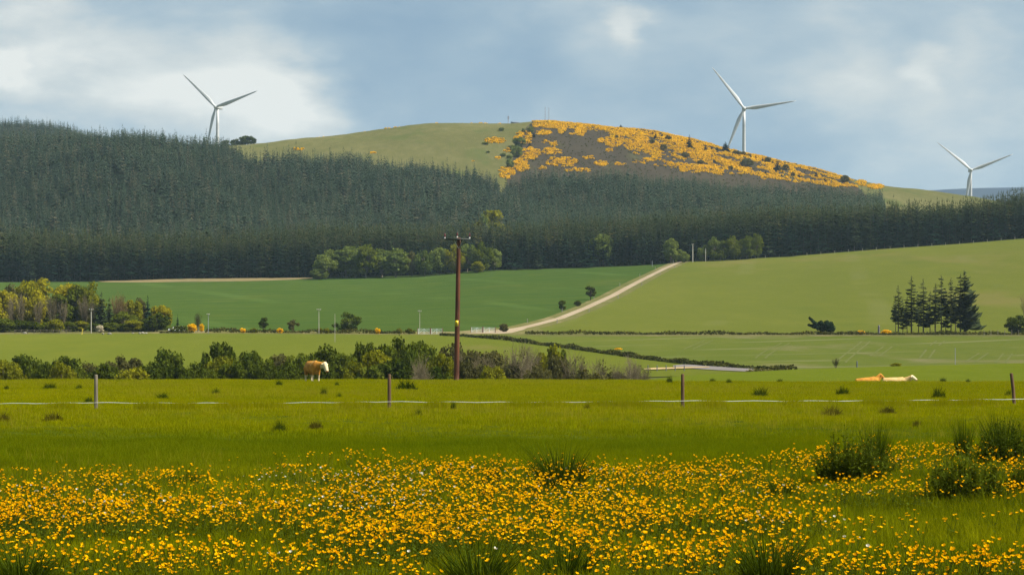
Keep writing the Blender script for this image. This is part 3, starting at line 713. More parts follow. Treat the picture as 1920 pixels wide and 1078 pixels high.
# ------------------------------------------------------------------ farm shelterbelt on the left
sb = 'trees of the farm shelterbelt'
for px, d, top, w, k, m, lab in [
    (4, 622, 541, 46, 0, 'yellow_leaf', 'yellow-green tree at the outer end of the shelterbelt'), (27, 630, 532, 46, 5, 'olive', 'tan-olive tree with thin foliage in the shelterbelt'),
    (52, 634, 523, 54, 0, 'ygreen', 'tall olive-yellow tree in the shelterbelt'), (88, 636, 521, 64, 5, 'yellow_leaf', 'tallest broad yellow-leaved tree of the shelterbelt'),
    (63, 618, 543, 44, 1, 'yellow_leaf', 'lower rounded yellow tree in the shelterbelt front'), (127, 630, 528, 46, 0, 'yellow_leaf', 'yellow-green domed tree in the middle of the shelterbelt'),
    (145, 628, 531, 34, 2, 'mid_green', 'mid green upright tree in the shelterbelt'), (171, 626, 527, 42, 5, 'ygreen', 'green tree with a tall ragged top beside the dark conifer'),
    (112, 624, 550, 40, 4, 'mid_green', 'dark green undertree inside the shelterbelt'), (246, 618, 560, 32, 0, 'ygreen', 'olive tree right of the russet one'),
    (262, 622, 558, 24, 2, 'olive', 'thin olive tree left of the pointed spruce'), (302, 616, 570, 34, 0, 'yellow_leaf', 'yellow tree behind the round green one at the belt end'),
    (294, 606, 587, 46, 1, 'dark_green', 'round dark green tree closing the shelterbelt'), (234, 612, 583, 46, 1, 'mid_green', 'low green tree below the russet tree')]:
    tree(px, d, top, w * 1.12, BT[k], M[m], lab, 'tree', sb)
for k, (px, top, w) in enumerate([(20, 552, 26), (40, 549, 28), (72, 556, 26), (98, 553, 28), (118, 560, 22), (160, 554, 30), (176, 558, 20)]):
    tree(px, 612 + k % 3, top, w, BARE[k % 4], M['twig'], 'bare pale-stemmed tree in the front of the shelterbelt', 'tree', 'bare trees of the shelterbelt', 'bare_tree', True)
tree(226, 614, 551, 38, BARE[1], M['orange_twig'], 'russet budding tree between the dark conifer and the pointed spruce', 'tree', None, 'bare_tree', True)
tree(221, 618, 553, 30, BARE[3], M['orange_twig'], 'second russet budding tree just behind the first', 'tree', None, 'bare_tree', True)
def spruce(px, d, top, w, lab, mat='spruce2', k=0, group=None, name='conifer_tree'):
    g = G(px, d); h = topz(top, d) - g.z; ww = w * d / F / (.27 if k < 7 else .50)
    e = thing_from(name, [('trunk', edge_trunk), ('crown', edge_crowns[k])], (g.x, g.y, g.z - .1), px * 1.7, (ww, ww, h), {'crown': M[mat]}); return tag(e, lab, 'tree', group)
spruce(190, 612, 545, 34, 'broad dark olive conifer beside the pale pole in the shelterbelt', 'clumpspruce', 7)
spruce(205, 616, 556, 24, 'smaller dark conifer right behind the broad olive one', 'clumpspruce', 7)
spruce(277, 612, 552, 26, 'dark pointed spruce standing above the end of the shelterbelt', 'spruce2', 8)
spruce(333, 615, 588, 9, 'tiny dark spruce behind the parked car', 'spruce2', 8)
for px, top, w, k, m, lab in [(6, 596, 40, 0, 'mid_green', 'green bush at the outer foot of the shelterbelt'), (36, 600, 34, 1, 'dark_green', 'dark green bush under the bare trees'), (60, 602, 34, 2, 'dark_green', 'dark green bush under the bare trees'),
                              (84, 604, 26, 3, 'mid_green', 'mid green bush under the bare trees'), (104, 597, 26, 0, 'ygreen', 'light green round bush under the bare trees'), (132, 602, 30, 3, 'mid_green', 'mid green bush under the bare trees'),
                              (151, 601, 26, 2, 'ygreen', 'yellow-green bush beside the pale pole'), (178, 606, 30, 1, 'dark_green', 'dark bush below the broad olive conifer'), (211, 604, 30, 0, 'mid_green', 'green bush beside the white blossom'),
                              (232, 607, 26, 3, 'dark_green', 'dark bush below the russet tree'), (248, 599, 34, 2, 'ygreen', 'yellow-green bush below the olive tree'), (268, 607, 26, 1, 'mid_green', 'green bush below the pointed spruce'), (322, 612, 26, 4, 'mid_green', 'low bush between round tree and car')]:
    tree(px, 604 + random.uniform(-2, 3), top, w, BF[k], M[m], lab, 'bush', 'bushes under the shelterbelt', 'bush', parts=('stems', 'foliage'))
tree(188, 599, 609, 13, BF[2], M['blossom'], 'small bush in white blossom at the foot of the dark conifer', 'bush', None, 'bush', parts=('stems', 'foliage'))
tree(360, 601, 606, 15, BF[0], M['gorse'], 'orange flowering gorse at the end of the trimmed hedge', 'bush', None, 'gorse_bush', parts=('stems', 'foliage'))
tree(378, 603, 606, 8, BF[2], M['gorse'], 'small orange gorse right of the thin leafing shrub', 'bush', None, 'gorse_bush', parts=('stems', 'foliage'))
tree(371, 605, 586, 17, BARE[1], M['olive'], 'thin half-bare shrub between two gorse bushes', 'bush', None, 'bare_shrub', True)

# ------------------------------------------------------------------ hedges and field bushes
def hedge(name, pts, w, h, mat, label, seed, dens=34, leaf=.42, cat='hedge', wob=.35):
    g = np.random.default_rng(seed); P = [G(p, d) for p, d in pts]; mb = MB()
    for a, b in zip(P[:-1], P[1:]):
        Ln = (b - a).length; n = int(Ln * dens); t = g.random(n); c = np.array(a)[None] * (1 - t)[:, None] + np.array(b)[None] * t[:, None]
        s = (c[:, 0] + c[:, 1]) * .55; hh = h * (1 - wob + wob * (np.sin(s) * .5 + np.sin(s * .37 + 1) * .5 + g.normal(0, .25, n)))
        nr = np.array([-(b - a).y, (b - a).x, 0]) / Ln
        off = g.uniform(-1, 1, n) * w / 2; zz = hh * np.sqrt(np.clip(1 - (2 * off / w) ** 2 * .75, 0.05, 1)) * g.random(n) ** .45
        C = c + nr[None] * off[:, None]; C[:, 2] += zz
        q = g.normal(size=(n, 3)); q /= np.linalg.norm(q, axis=1)[:, None]; r = np.cross(q, g.normal(size=(n, 3))); r /= np.linalg.norm(r, axis=1)[:, None]
        ss = leaf * g.uniform(.5, 1.2, n)[:, None]
        V = np.stack([C - q * ss * .5 - r * ss * .4, C + q * ss * .5 - r * ss * .4, C + q * ss * .5 + r * ss * .4, C - q * ss * .5 + r * ss * .4], 1).reshape(-1, 3)
        mb.add(V, np.arange(4 * n).reshape(-1, 4), None, np.repeat(np.clip(.5 + .35 * np.sin(s * .8) + g.normal(0, .2, n), 0, 1), 4))
    return tag(mb.build(name, mat), label, cat)
hedge('hedge', [(384, 600), (520, 600), (650, 601), (779, 600)], 1.8, 1.25, M['hedge'], 'long low straggling hedge between the light field and the deep green crop', 1)
hedge('hedge', [(p, d) for (p, q), d in zip(DIAG, diag_d)], 1.4, 1.0, M['hedge'], 'long hedge running downhill from the double gate to the stony road', 2)
hedge('hedge', [(985, 603), (1250, 603), (1500, 602), (1750, 602), (2050, 602)], 1.6, 1.1, M['hedge'], 'straight low hedge below the wide grass field with the spruce clump', 3)
hedge('hedge', [(326, 599), (350, 599)], 1.7, 1.75, M['dark_green'], 'clipped dark green garden hedge in front of the white car', 4, 160, .3, 'hedge', .06)
hedge('hedge', [(300, 596), (362, 596)], 1.4, .8, M['hedge'], 'low yellowish hedge below the clipped dark one', 5, 60, .3)
hedge('scrub', [(1215, 330), (1290, 345), (1400, 362), (1470, 372)], 5, 1.5, M['olive'], 'low olive scrub along the stream below the stony road', 6, 120, .3, 'scrub', .5)
hg = 'gorse bits in the long low hedge'
for px in (455, 476, 525, 600, 612, 708, 748, 768):
    tree(px, 598.5, 614.5, 9, BF[3], M['gorse'] if px in (455, 525, 708) else M['ygreen'],
         'small orange gorse flowering in the long low hedge' if px in (455, 525, 708) else 'yellowish bush growing up in the long low hedge', 'bush', hg, 'gorse_bush', parts=('stems', 'foliage'))
tree(1159, 512, 652, 13, BF[1], M['gorse'], 'single orange gorse on the downhill hedge', 'bush', None, 'gorse_bush', parts=('stems', 'foliage'))
tree(652, 604, 586, 44, B[3], M['mid_green'], 'round solitary tree on the long low hedge', 'tree')
tree(495, 606, 594, 17, B[0], M['dark_green'], 'small dark tree on the long low hedge', 'tree')
tree(550, 608, 599, 19, B[1], M['olive'], 'small pale olive tree on the long low hedge', 'tree')
tree(945, 612, 606, 15, BF[2], M['olive'], 'small square bush at the bottom bend of the track', 'bush', None, 'bush', parts=('stems', 'foliage'))
d1 = hit(1055, 582, 610, 1090); tree(1055, d1, 562, 13, BF[2], M['dark_green'], 'narrow dark bush, lowest of three beside the track', 'bush', None, 'bush', parts=('stems', 'foliage'))
d1 = hit(1083, 574, 610, 1090); tree(1083, d1, 563, 12, BF[0], M['dark_green'], 'low round bush, middle one of three beside the track', 'bush', None, 'bush', parts=('stems', 'foliage'))
d1 = hit(1107, 563, 610, 1090); tree(1107, d1, 534, 18, B[4], M['dark_green'], 'tall dark bushy tree, highest of three beside the track', 'tree')
# right edge
tree(1908, 606, 590, 36, BF[3], M['dark_green'], 'dark rounded bush on the hedge beyond the spruce clump', 'bush', None, 'bush', parts=('stems', 'foliage'))
tree(1926, 612, 543, 30, BARE[0], M['orange_twig'], 'pale russet bare tree behind the dark bush beyond the spruce clump', 'tree', None, 'bare_tree', True)
d1 = hit(1567, 690, 260, 500); tree(1567, d1, 671, 17, BARE[3], M['olive'], 'small sparse bush above the edge of the pasture', 'bush', None, 'bare_shrub', True)
tree(1680, 256, 680, 19, BF[4], M['ygreen'], 'flat yellow-green tuft of gorse on the pasture edge', 'bush', None, 'gorse_bush', parts=('stems', 'foliage'))
tree(1615, 603, 619, 17, BF[4], M['gorse'], 'low orange gorse on the hedge left of the standing stone', 'bush', None, 'gorse_bush', parts=('stems', 'foliage'))
tree(1662, 603, 617.5, 17, BF[0], M['gorse'], 'rounded orange gorse between the standing stone and the spruce clump', 'bush', None, 'gorse_bush', parts=('stems', 'foliage'))

# juniper-like bush leaning to one side, two spiky arms
def juniper():
    g = np.random.default_rng(5); d = 604; o = G(1541, d); mb = MB(); tb = MB(); s = d / F
    e = empty('juniper_bush', o)
    for cx, cz, r in [(2, 13, 10), (12, 14, 10), (18, 12, 8), (-5, 14, 8), (8, 20, 7), (-2, 21, 6), (16, 19, 6), (14, 7, 9), (4, 8, 8), (-8, 18, 5)]:
        leaves(mb, np.array([cx * s, g.normal(0, .5), cz * s]), r * s, 330, .30, g, .9, g.random())
    for tip in ((-23, 31), (-25, 18)):
        for t in np.linspace(.15, 1, 9):
            leaves(mb, np.array([(-4 + (tip[0] + 4) * t) * s, 0, (13 + (tip[1] - 13) * t) * s]), (6.0 - 4.2 * t) * s, 110, .30, g, .9, g.random())
        tb.tube([(0, 0, .2), (-4 * s, 0, 13 * s), (tip[0] * s, 0, tip[1] * s)], [.14, .1, .02], 5)
    for x in (0, 6, 12): tb.tube([(x * s * .5, 0, -.2), (x * s, 0, 10 * s)], [.13, .07], 5)
    tb.build('stems', M['bark'], e, True); mb.build('foliage', M['juniper'], e)
    tag(e, 'dark juniper bush with two spiky arms leaning off one side on the hedge', 'bush')
juniper()
# standing stone
def stone_post():
    o = G(1648, 604); mb = MB(); g = np.random.default_rng(3)
    z = np.linspace(-.2, 2.35, 7)
    for i in range(1): mb.tube(np.stack([g.normal(0, .02, 7), g.normal(0, .02, 7), z], -1), [.34, .31, .29, .28, .27, .26, .22], 7)
    ob = mb.build('standing_stone', M['stone']); ob.location = o; tag(ob, 'upright grey standing stone on the hedge between two gorse bushes', 'stone')
stone_post()

# spruce clump with bare lower trunks
clump_crowns = [conifer_mesh('clump_crown_%d' % k, 1.0, .17 + .02 * (k % 2), 26, 12, 240 + k, M['clumpspruce'], (.24, .33, .17)[k % 3], 2, .36, -.02, None, .5, .25) for k in range(4)]
big_crown = conifer_mesh('clump_crown_big', 1.0, .27, 32, 13, 260, M['clumpspruce'], .12, 2, .16, -.06, .5, .62, .40)
clump_trunk = trunk_mesh('clump_trunk', .96, .016, M['bark'], 6, .003, 4)
for k, (px, d, top, w) in enumerate([(1684, 605, 534, 22), (1679, 609, 553, 14), (1693, 611, 556, 14), (1701, 606, 553, 14), (1709, 605, 517, 32), (1722, 609, 551, 18), (1731, 606, 522, 28), (1744, 611, 545, 18), (1754, 605, 531, 28),
                                     (1765, 608, 516, 26), (1773, 612, 540, 16), (1783, 606, 520, 22), (1792, 611, 536, 18), (1801, 607, 513, 30)]):
    g = G(px, d); h = topz(top, d) - g.z; ww = w * d / F / .25
    e = thing_from('spruce_tree', [('trunk', clump_trunk), ('crown', clump_crowns[k % 4])], (g.x, g.y, g.z - .1), k * 1.3, (ww, ww, h + .1))
    tag(e, 'gaunt spruce with a bare lower trunk in the clump on the hedge', 'tree', 'gaunt spruces of the hedge clump')
g = G(1808, 606); h = topz(507, 606) - g.z
e = thing_from('spruce_tree', [('trunk', clump_trunk), ('crown', big_crown)], (g.x, g.y, g.z - .1), 0, (h * .92, h * .92, h + .1)); e.scale.x *= .95
rb = MB(); rb.tube([(.02, 0, 0.0), (.012, 0, .04), (.004, 0, .12)], [.055, .03, .012], 7); rb.build('root_flare', M['bark'], e)
tag(e, 'largest spruce of the clump, its long boughs reaching out over the field', 'tree')

# ------------------------------------------------------------------ scrub belt in the dip behind the meadow crest
LAB = {'dark_green': 'rounded dark green bush in the scrub belt behind the meadow crest', 'mid_green': 'rounded mid green bush in the scrub belt behind the meadow crest',
       'ygreen': 'rounded yellow-green bush in the scrub belt behind the meadow crest', 'olive': 'olive-brown half-leafed bush in the scrub belt behind the meadow crest'}
belt = [(5, 672, 60, 'ygreen', 0), (28, 664, 60, 'dark_green', 8), (55, 667, 56, 'mid_green', 4), (88, 676, 50, 'dark_green', 0), (127, 664, 58, 'dark_green', 10), (117, 678, 52, 'ygreen', -6), (152, 688, 40, 'mid_green', 0),
        (176, 692, 38, 'dark_green', 3), (200, 678, 50, 'dark_green', 0), (221, 666, 44, 'olive', 8), (246, 668, 48, 'olive', 9), (252, 685, 56, 'ygreen', -5), (288, 676, 58, 'dark_green', 0), (312, 655, 66, 'mid_green', 10),
        (334, 682, 60, 'dark_green', -4), (362, 679, 56, 'dark_green', 2), (388, 690, 44, 'mid_green', -6), (408, 638, 68, 'dark_green', 14), (416, 664, 60, 'ygreen', 2), (440, 675, 60, 'dark_green', -3), (463, 655, 64, 'mid_green', 6), (484, 680, 50, 'dark_green', -2),
        (521, 660, 56, 'olive', 9), (512, 684, 52, 'dark_green', -2), (542, 680, 60, 'dark_green', 0), (562, 659, 50, 'mid_green', 6), (590, 672, 56, 'dark_green', 2), (620, 648, 76, 'dark_green', 9), (610, 684, 50, 'dark_green', -4), (646, 658, 56, 'mid_green', 5),
        (660, 676, 58, 'ygreen', -4), (690, 638, 62, 'dark_green', 8), (704, 652, 60, 'ygreen', 1), (696, 682, 60, 'mid_green', -5), (742, 630, 64, 'dark_green', 12), (740, 668, 64, 'dark_green', -1), (780, 635, 64, 'dark_green', 10), (806, 648, 56, 'mid_green', 5), (764, 655, 56, 'mid_green', 3),
        (828, 660, 58, 'ygreen', 0), (818, 686, 46, 'dark_green', -4), (848, 642, 62, 'olive', 8), (866, 672, 50, 'olive', 0), (890, 652, 62, 'olive', 6), (918, 654, 58, 'olive', 4), (928, 683, 56, 'ygreen', -6), (962, 676, 50, 'olive', 0), (896, 680, 56, 'olive', -3),
        (1030, 645, 48, 'ygreen', 5), (1042, 665, 54, 'olive', 1), (1055, 652, 24, 'dark_green', 7), (1010, 682, 50, 'olive', -5), (165, 680, 50, 'olive', 9), (268, 682, 44, 'mid_green', 8), (385, 676, 44, 'mid_green', 10), (500, 672, 50, 'mid_green', 8), (578, 662, 50, 'dark_green', 10), (672, 655, 56, 'dark_green', 10), (724, 645, 60, 'dark_green', 6), (1100, 690, 50, 'olive', -3), (1150, 694, 56, 'olive', 0)]
for k, (px, top, w, m, dd_) in enumerate(belt):
    tree(px, 300 + dd_ + random.uniform(-2, 2), top, w, BF[(k * 3 + k // 5) % 5], M[m], LAB[m], 'bush', 'bushes of the scrub belt', 'bush', parts=('stems', 'foliage'))
for k, (px, top, w) in enumerate([(788, 664, 58), (974, 641, 80), (1008, 648, 64), (950, 655, 50), (990, 668, 60), (1075, 660, 62), (1092, 674, 44), (1130, 672, 64), (1182, 664, 70), (905, 664, 60), (860, 655, 56), (1205, 682, 50), (1160, 682, 50)]):
    tree(px, 297 + (k % 4) * 3 if px != 788 else 290, top, w, BARE[k % 4], M['twig'],
         'single grey bare bush before the dark green bushes left of the power pole' if px == 788 else 'grey-brown leafless bush in the scrub belt', 'bush', None if px == 788 else 'leafless bushes of the scrub belt', 'bare_shrub', True)

# ------------------------------------------------------------------ hill: gorse, lone trees
HT = [(973, 276, 20, 20, 'r'), (969, 295, 22, 19, 'r'), (956, 316, 19, 15, 'r'), (961, 282, 10, 9, 'r'), (994, 250, 13, 12, 'r'), (981, 250, 9, 7, 'r'), (1001, 258, 10, 9, 'c'), (993, 277, 11, 10, 'c'), (943, 294, 7, 10, 'r'), (955, 298, 8, 10, 'r'),
      (940, 246, 7, 9, 'r'), (1164, 242, 8, 8, 'c'), (1178, 245, 5, 9, 'r'), (1194, 247, 5, 7, 'c'), (1216, 251, 6, 5, 'c'), (1224, 253, 7, 5, 'c'), (1229, 261, 11, 9, 'c'), (1241, 258, 8, 8, 'c'), (1253, 264, 10, 9, 'r'), (1223, 272, 12, 8, 'r'),
      (1244, 284, 14, 12, 'r'), (1156, 260, 7, 7, 'r'), (1271, 263, 6, 6, 'c'), (1279, 267, 6, 6, 'c'), (1293, 279, 25, 17, 'c'), (1285, 297, 12, 14, 'r'), (1323, 284, 15, 9, 'c'), (1313, 308, 8, 12, 'r'), (1335, 281, 8, 6, 'c'), (1345, 283, 7, 6, 'c'),
      (1360, 285, 18, 19, 'c'), (1380, 292, 10, 13, 'r'), (1393, 293, 9, 10, 'r'), (1404, 296, 8, 10, 'r'), (1417, 299, 8, 7, 'c'), (1400, 315, 18, 22, 'r'), (1430, 303, 8, 5, 'c'), (1440, 305, 11, 11, 'r'), (1449, 308, 9, 6, 'c'), (1457, 321, 22, 19, 'c'),
      (1474, 320, 12, 13, 'r'), (1487, 331, 8, 7, 'r'), (1498, 334, 9, 9, 'c'), (1465, 331, 5, 5, 'c'), (1435, 328, 8, 7, 'c'), (1525, 320, 6, 6, 'c'), (1530, 334, 11, 10, 'c'), (1547, 342, 9, 9, 'c'), (1584, 343, 15, 15, 'r'), (1370, 318, 7, 8, 'r'), (1340, 305, 6, 6, 'c'), (1560, 338, 5, 5, 'r'), (910, 271, 4, 12, 'r'), (915, 287, 4, 6, 'r')]
for px, py, h, w, t in HT:
    d = hit(px, py, 1600, 1945)
    if t == 'c': spruce(px, d, py - h * 1.08, w * 1.1, 'small dark conifer among the gorse on the open hill', 'spruce2', 7 + int(px) % 2, 'conifers on the gorse hill')
    else: tree(px, d, py - h, w, BF[int(px) % 5], M['bluegreen' if px < 1000 else 'olive'] if px != 1400 else M['olive'],
               'rounded soft green bush on the hill where grass meets gorse' if px < 1000 else 'rounded dull green bush among the gorse on the open hill', 'bush', 'bushes on the gorse hill', 'bush', parts=('stems', 'foliage'))
for px, w, h in ((424, 12, 14), (440, 12, 14), (452, 16, 17), (464, 18, 18), (474, 10, 12)):
    d = 1900; base = HY - (float(H(px, d)) - EYE) / d * F
    tree(px, d, min(base - h, 266), w * 1.3, BF[(px // 2) % 5], M['dark_green'], 'dark round tree in the small group on the skyline beside the turbine', 'tree', 'skyline trees beside the turbine', parts=('trunk', 'crown'))
def vnoise(x, y, s, seed):
    g = np.random.default_rng(seed); T = g.random((64, 64)); X_ = x / s; Y_ = y / s; i = np.floor(X_).astype(int); j = np.floor(Y_).astype(int); fx = X_ - i; fy = Y_ - j; fx = fx * fx * (3 - 2 * fx); fy = fy * fy * (3 - 2 * fy)
    q = lambda a, b: T[a % 64, b % 64]
    return q(i, j) * (1 - fx) * (1 - fy) + q(i + 1, j) * fx * (1 - fy) + q(i, j + 1) * (1 - fx) * fy + q(i + 1, j + 1) * fx * fy
def gorse_mesh(name, seed):
    g = np.random.default_rng(seed); mb = MB(); mb2 = MB()
    for k in range(5):
        a = g.uniform(0, 6.28); leaves(mb, np.array([.45 * math.cos(a), .45 * math.sin(a), .30 + .15 * g.random()]), .42, 44, .26, g, .8, g.random())
    mb2 = MB(); leaves(mb2, np.array([0, 0, .15]), .6, 30, .3, g, .5)
    V = np.concatenate(mb.V + mb2.V); Q1 = np.concatenate(mb.Q); Q2 = np.concatenate(mb2.Q) + mb.n
    return npmesh(name, V, np.concatenate([Q1, Q2]), [M['gorse'], M['gorse_green']], list((np.random.default_rng(seed).random(len(Q1)) < .16).astype(int)) + [1] * len(Q2), np.concatenate(mb.var + mb2.var))
GC = proto_collection('gorse_bush', [gorse_mesh('gorse_%d' % k, 400 + k) for k in range(4)])
EL = [(1035, 237, 32, 5, .9), (1019, 250, 14, 5, .9), (1053, 246, 6, 6, .8), (1088, 247, 10, 10, .9), (1075, 252, 8, 2, .8), (982, 260, 16, 13, .6), (930, 265, 19, 5, 1), (1023, 267, 7, 3, .9), (1038, 272, 6, 5, .5), (995, 290, 19, 12, .8), (1035, 285, 20, 6, .8),
      (977, 310, 13, 14, 1), (951, 325, 16, 11, 1), (1055, 305, 32, 9, .8), (1018, 316, 9, 4, .8), (1104, 297, 8, 3, 1), (1127, 307, 12, 5, 1), (1163, 308, 11, 3, .8), (1130, 265, 10, 4, 1), (1150, 272, 14, 5, 1), (1167, 267, 10, 3, 1), (1143, 283, 6, 3, .8), (1200, 305, 12, 4, .5),
      (935, 297, 5, 3, .7), (952, 283, 7, 3, .6), (1085, 320, 30, 4, .5), (885, 302, 4, 2, .6), (1616, 342, 7, 3, 1), (1640, 351, 16, 4, .8), (700, 288, 4, 2, .4), (560, 281, 8, 2, .5)]
POLY = np.array([(1165, 274), (1135, 262), (1150, 240), (1200, 244), (1260, 253), (1300, 262), (1400, 286), (1500, 310), (1580, 332), (1625, 350), (1560, 350), (1450, 336), (1350, 328), (1250, 322), (1215, 305), (1190, 288)], float)
def inpoly(x, y, P_):
    r = np.zeros(len(x), bool); j = len(P_) - 1
    for i in range(len(P_)):
        c_ = ((P_[i, 1] > y) != (P_[j, 1] > y)) & (x < (P_[j, 0] - P_[i, 0]) * (y - P_[i, 1]) / (P_[j, 1] - P_[i, 1] + 1e-9) + P_[i, 0]); r ^= c_; j = i
    return r
n = 90000; px = rng.uniform(470, 1680, n); d = rng.uniform(1500, 1955, n); z = H(px, d); py = HY - (z - EYE) / d * F; x = (px - CX) / F * d
pn = (np.sin(x * .21 + d * .05) + np.sin(x * .09 - d * .11 + 2) + np.sin(x * .33 + d * .19 + 1)) / 3
prob = np.zeros(n)
for cx, cy_, rx, ry, a in EL:
    q = ((px - cx) / rx) ** 2 + ((py - cy_) / ry) ** 2; prob = np.maximum(prob, np.where(q + .35 * pn < 1, a, 0))
ip_ = inpoly(px, py + 3 * pn, POLY); prob = np.maximum(prob, np.where(ip_, np.clip((.55 * vnoise(x + 400, d * .5, 9, 11) + .35 * vnoise(x + 400, d * .45, 3.5, 12) + .25 * vnoise(x + 300, d * .4, 26, 13) - .40 - np.where(py - interp(SKY_TAB, px) < 14, .06, 0)) * 5.5, 0, 1), 0))
sk_ = interp(SKY_TAB, px); prob = np.maximum(prob, np.where((px > 1000) & (px < 1180) & (py - sk_ < 6), np.clip(.5 + .6 * pn, 0, 1), 0))
prob = np.maximum(prob, np.where((px < 940) & (d > 1925) & (d < 1952), np.clip(.05 + .5 * pn, 0, .5), 0))
ok = rng.random(n) < prob * .85
P = np.stack([x, d, z - .05], -1)[ok]; m_ = len(P)
scatter('gorse_thicket', P, rng.uniform(0, 6.28, m_), rng.uniform(.45, 1.0, m_) ** 1.3 * 1.9, GC, 4, 'bright orange-yellow gorse in flower spread over the open hill', 'gorse')
DKC = proto_collection('heather_clump', [broad_meshes('heath_%d' % k, 420 + k, M['gorse_green'], M['bark'], 1, 1.6, 6, 30, .2, .0)[1] for k in range(3)])
px = rng.uniform(965, 1640, 5200); d = rng.uniform(1500, 1935, 5200); z = H(px, d)
ok = d < np.interp(px, [965, 1000, 1500, 1640], [1750, 1890, 1900, 1700]); px, d, z = px[ok], d[ok], z[ok]
scatter('heath_scrub', np.stack([(px - CX) / F * d, d, z], -1), rng.uniform(0, 6.28, len(px)), rng.uniform(.5, 1.3, len(px)), DKC, 3, 'dull olive low scrub between the gorse on the hill', 'scrub')

# ------------------------------------------------------------------ wind turbines
def blade_mesh(L):
    mb = MB(); n = 14; ts = np.linspace(0, 1, n); V = []
    for t in ts:
        r = t * L
        ch = np.interp(t, [0, .05, .20, .5, .85, .97, 1], [1.9, 1.9, 3.7, 2.5, 1.25, .8, .15]) * L / 45
        th = np.interp(t, [0, .05, .2, .6, 1], [1.9, 1.8, 1.0, .42, .06]) * L / 45
        tw = math.radians(np.interp(t, [0, .1, .3, 1], [22, 20, 12, 2]))
        le = np.interp(t, [0, .05, .2, 1], [.5, .5, .34, .3])
        for a in np.linspace(0, 2 * math.pi, 12, endpoint=False):
            x = (math.cos(a) * .5 + .5 - le) * ch; y = math.sin(a) * .5 * th * (1 if math.cos(a) < .2 else np.interp(math.cos(a), [.2, 1], [1, .35]) if t > .06 else 1)
            V.append((x * math.cos(tw) - y * math.sin(tw), x * math.sin(tw) + y * math.cos(tw) - .02 * r * t, r))
    Q = [(i * 12 + j, i * 12 + (j + 1) % 12, (i + 1) * 12 + (j + 1) % 12, (i + 1) * 12 + j) for i in range(n - 1) for j in range(12)]
    mb.add(V, Q, [((n - 1) * 12, (n - 1) * 12 + j, (n - 1) * 12 + j + 1) for j in range(1, 11)])
    return mb.mesh('blade', M['turbine'], True)
def turbine(px, py, d, Lpx, ang0, yaw, label):
    L = Lpx * d / F; base = G(px, d); hz = topz(py, d); th = hz - base.z
    e = empty('wind_turbine', base, yaw)
    tb = MB(); z = np.linspace(-1, th - 1.4, 8); tb.tube(np.stack([0 * z, 0 * z, z], -1), np.linspace(2.15, 1.25, 8), 20); tb.build('tower', M['turbine'], e, True)
    nb = MB()
    prof = [(-3.0, 1.2, 1.25), (-2.6, 1.6, 1.65), (0, 1.8, 1.85), (4, 1.8, 1.85), (7.2, 1.6, 1.6), (7.8, 1.1, 1.1)]
    V = []; k = 16
    for y, w, h in prof:
        for a in np.linspace(0, 2 * math.pi, k, endpoint=False):
            c, s = math.cos(a), math.sin(a); V.append((w * abs(c) ** .5 * math.copysign(1, c), y, h * abs(s) ** .5 * math.copysign(1, s) + .3))
    Q = [(i * k + j, i * k + (j + 1) % k, (i + 1) * k + (j + 1) % k, (i + 1) * k + j) for i in range(len(prof) - 1) for j in range(k)]
    T = [(b, b + j, b + j + 1) for b in (0, (len(prof) - 1) * k) for j in range(1, k - 1)]
    nb.add(V, Q, T); o = nb.build('nacelle', M['turbine'], e, True); o.location = (0, 0, th)
    m2 = MB(); m2.tube([(.5, 6, 1.9), (.5, 6, 3.4)], .07, 5); m2.tube([(-.5, 6, 1.9), (-.5, 6, 3.0)], .07, 5); m2.build('wind_vane', M['mast'], o)
    hb = MB(); hb.tube([(0, -2.9, 0), (0, -3.4, 0), (0, -4.6, 0), (0, -5.4, 0), (0, -5.9, 0)], [1.5, 1.75, 1.65, 1.0, .25], 16); h_ = hb.build('hub', M['turbine'], e, True); h_.location = (0, 0, th + .2)
    bm_ = blade_mesh(L)
    for k in range(3):
        a = math.radians(ang0 + 120 * k); b = link('blade', bm_, e)
        b.location = (0, -4.1, th + .2); b.rotation_euler = (0, math.pi / 2 - a, 0)
    tag(e, label, 'wind turbine'); return e
turbine(408, 202, 2150, 93, 137, math.radians(-20), 'white wind turbine half hidden behind the spruce ridge')
turbine(1395, 205, 2100, 98, 128, math.radians(-4), 'tall white wind turbine rising behind the gorse slope')
turbine(1820, 320, 2450, 83, 141, math.radians(-2), 'distant white wind turbine standing low against the blue moor')

# masts and hut on the summit
def mast(px, top, d, label, dish=False, w=.5, lat=False):
    b = G(px, d); h = topz(top, d) - b.z; e = empty('radio_mast', b)
    m = MB()
    if lat:
        for a in (0, 2.09, 4.19): m.tube([(w * math.cos(a), w * math.sin(a), -.3), (w * .8 * math.cos(a), w * .8 * math.sin(a), h)], .09, 4)
        n = int(h / 1.2)
        for k in range(n):
            for a in (0, 2.09, 4.19):
                z0 = k * h / n; z1 = (k + 1) * h / n; m.tube([(w * .9 * math.cos(a), w * .9 * math.sin(a), z0), (w * .9 * math.cos(a + 2.09), w * .9 * math.sin(a + 2.09), z1)], .05, 3)
    else:
        m.tube([(0, 0, -.3), (0, 0, h * .75)], [.32, .24], 8); m.tube([(0, 0, h * .75), (0, 0, h)], [.10, .04], 6)
    m.build('mast', M['mast'], e)
    if dish:
        q = MB()
        for z in (.45, .58, .66): q.tube([(-.45, -.1, h * z), (-.45, -.1, h * z + 1.0)], .17, 6); q.tube([(.45, -.1, h * z), (.45, -.1, h * z + 1.0)], .17, 6); q.tube([(-.45, -.1, h * z + .5), (.45, -.1, h * z + .5)], .06, 4)
        q.build('antenna', M['mast'], e)
    tag(e, label, 'mast')
mast(953, 213, 1945, 'short dark radio mast with antennas on the grassy summit', True)
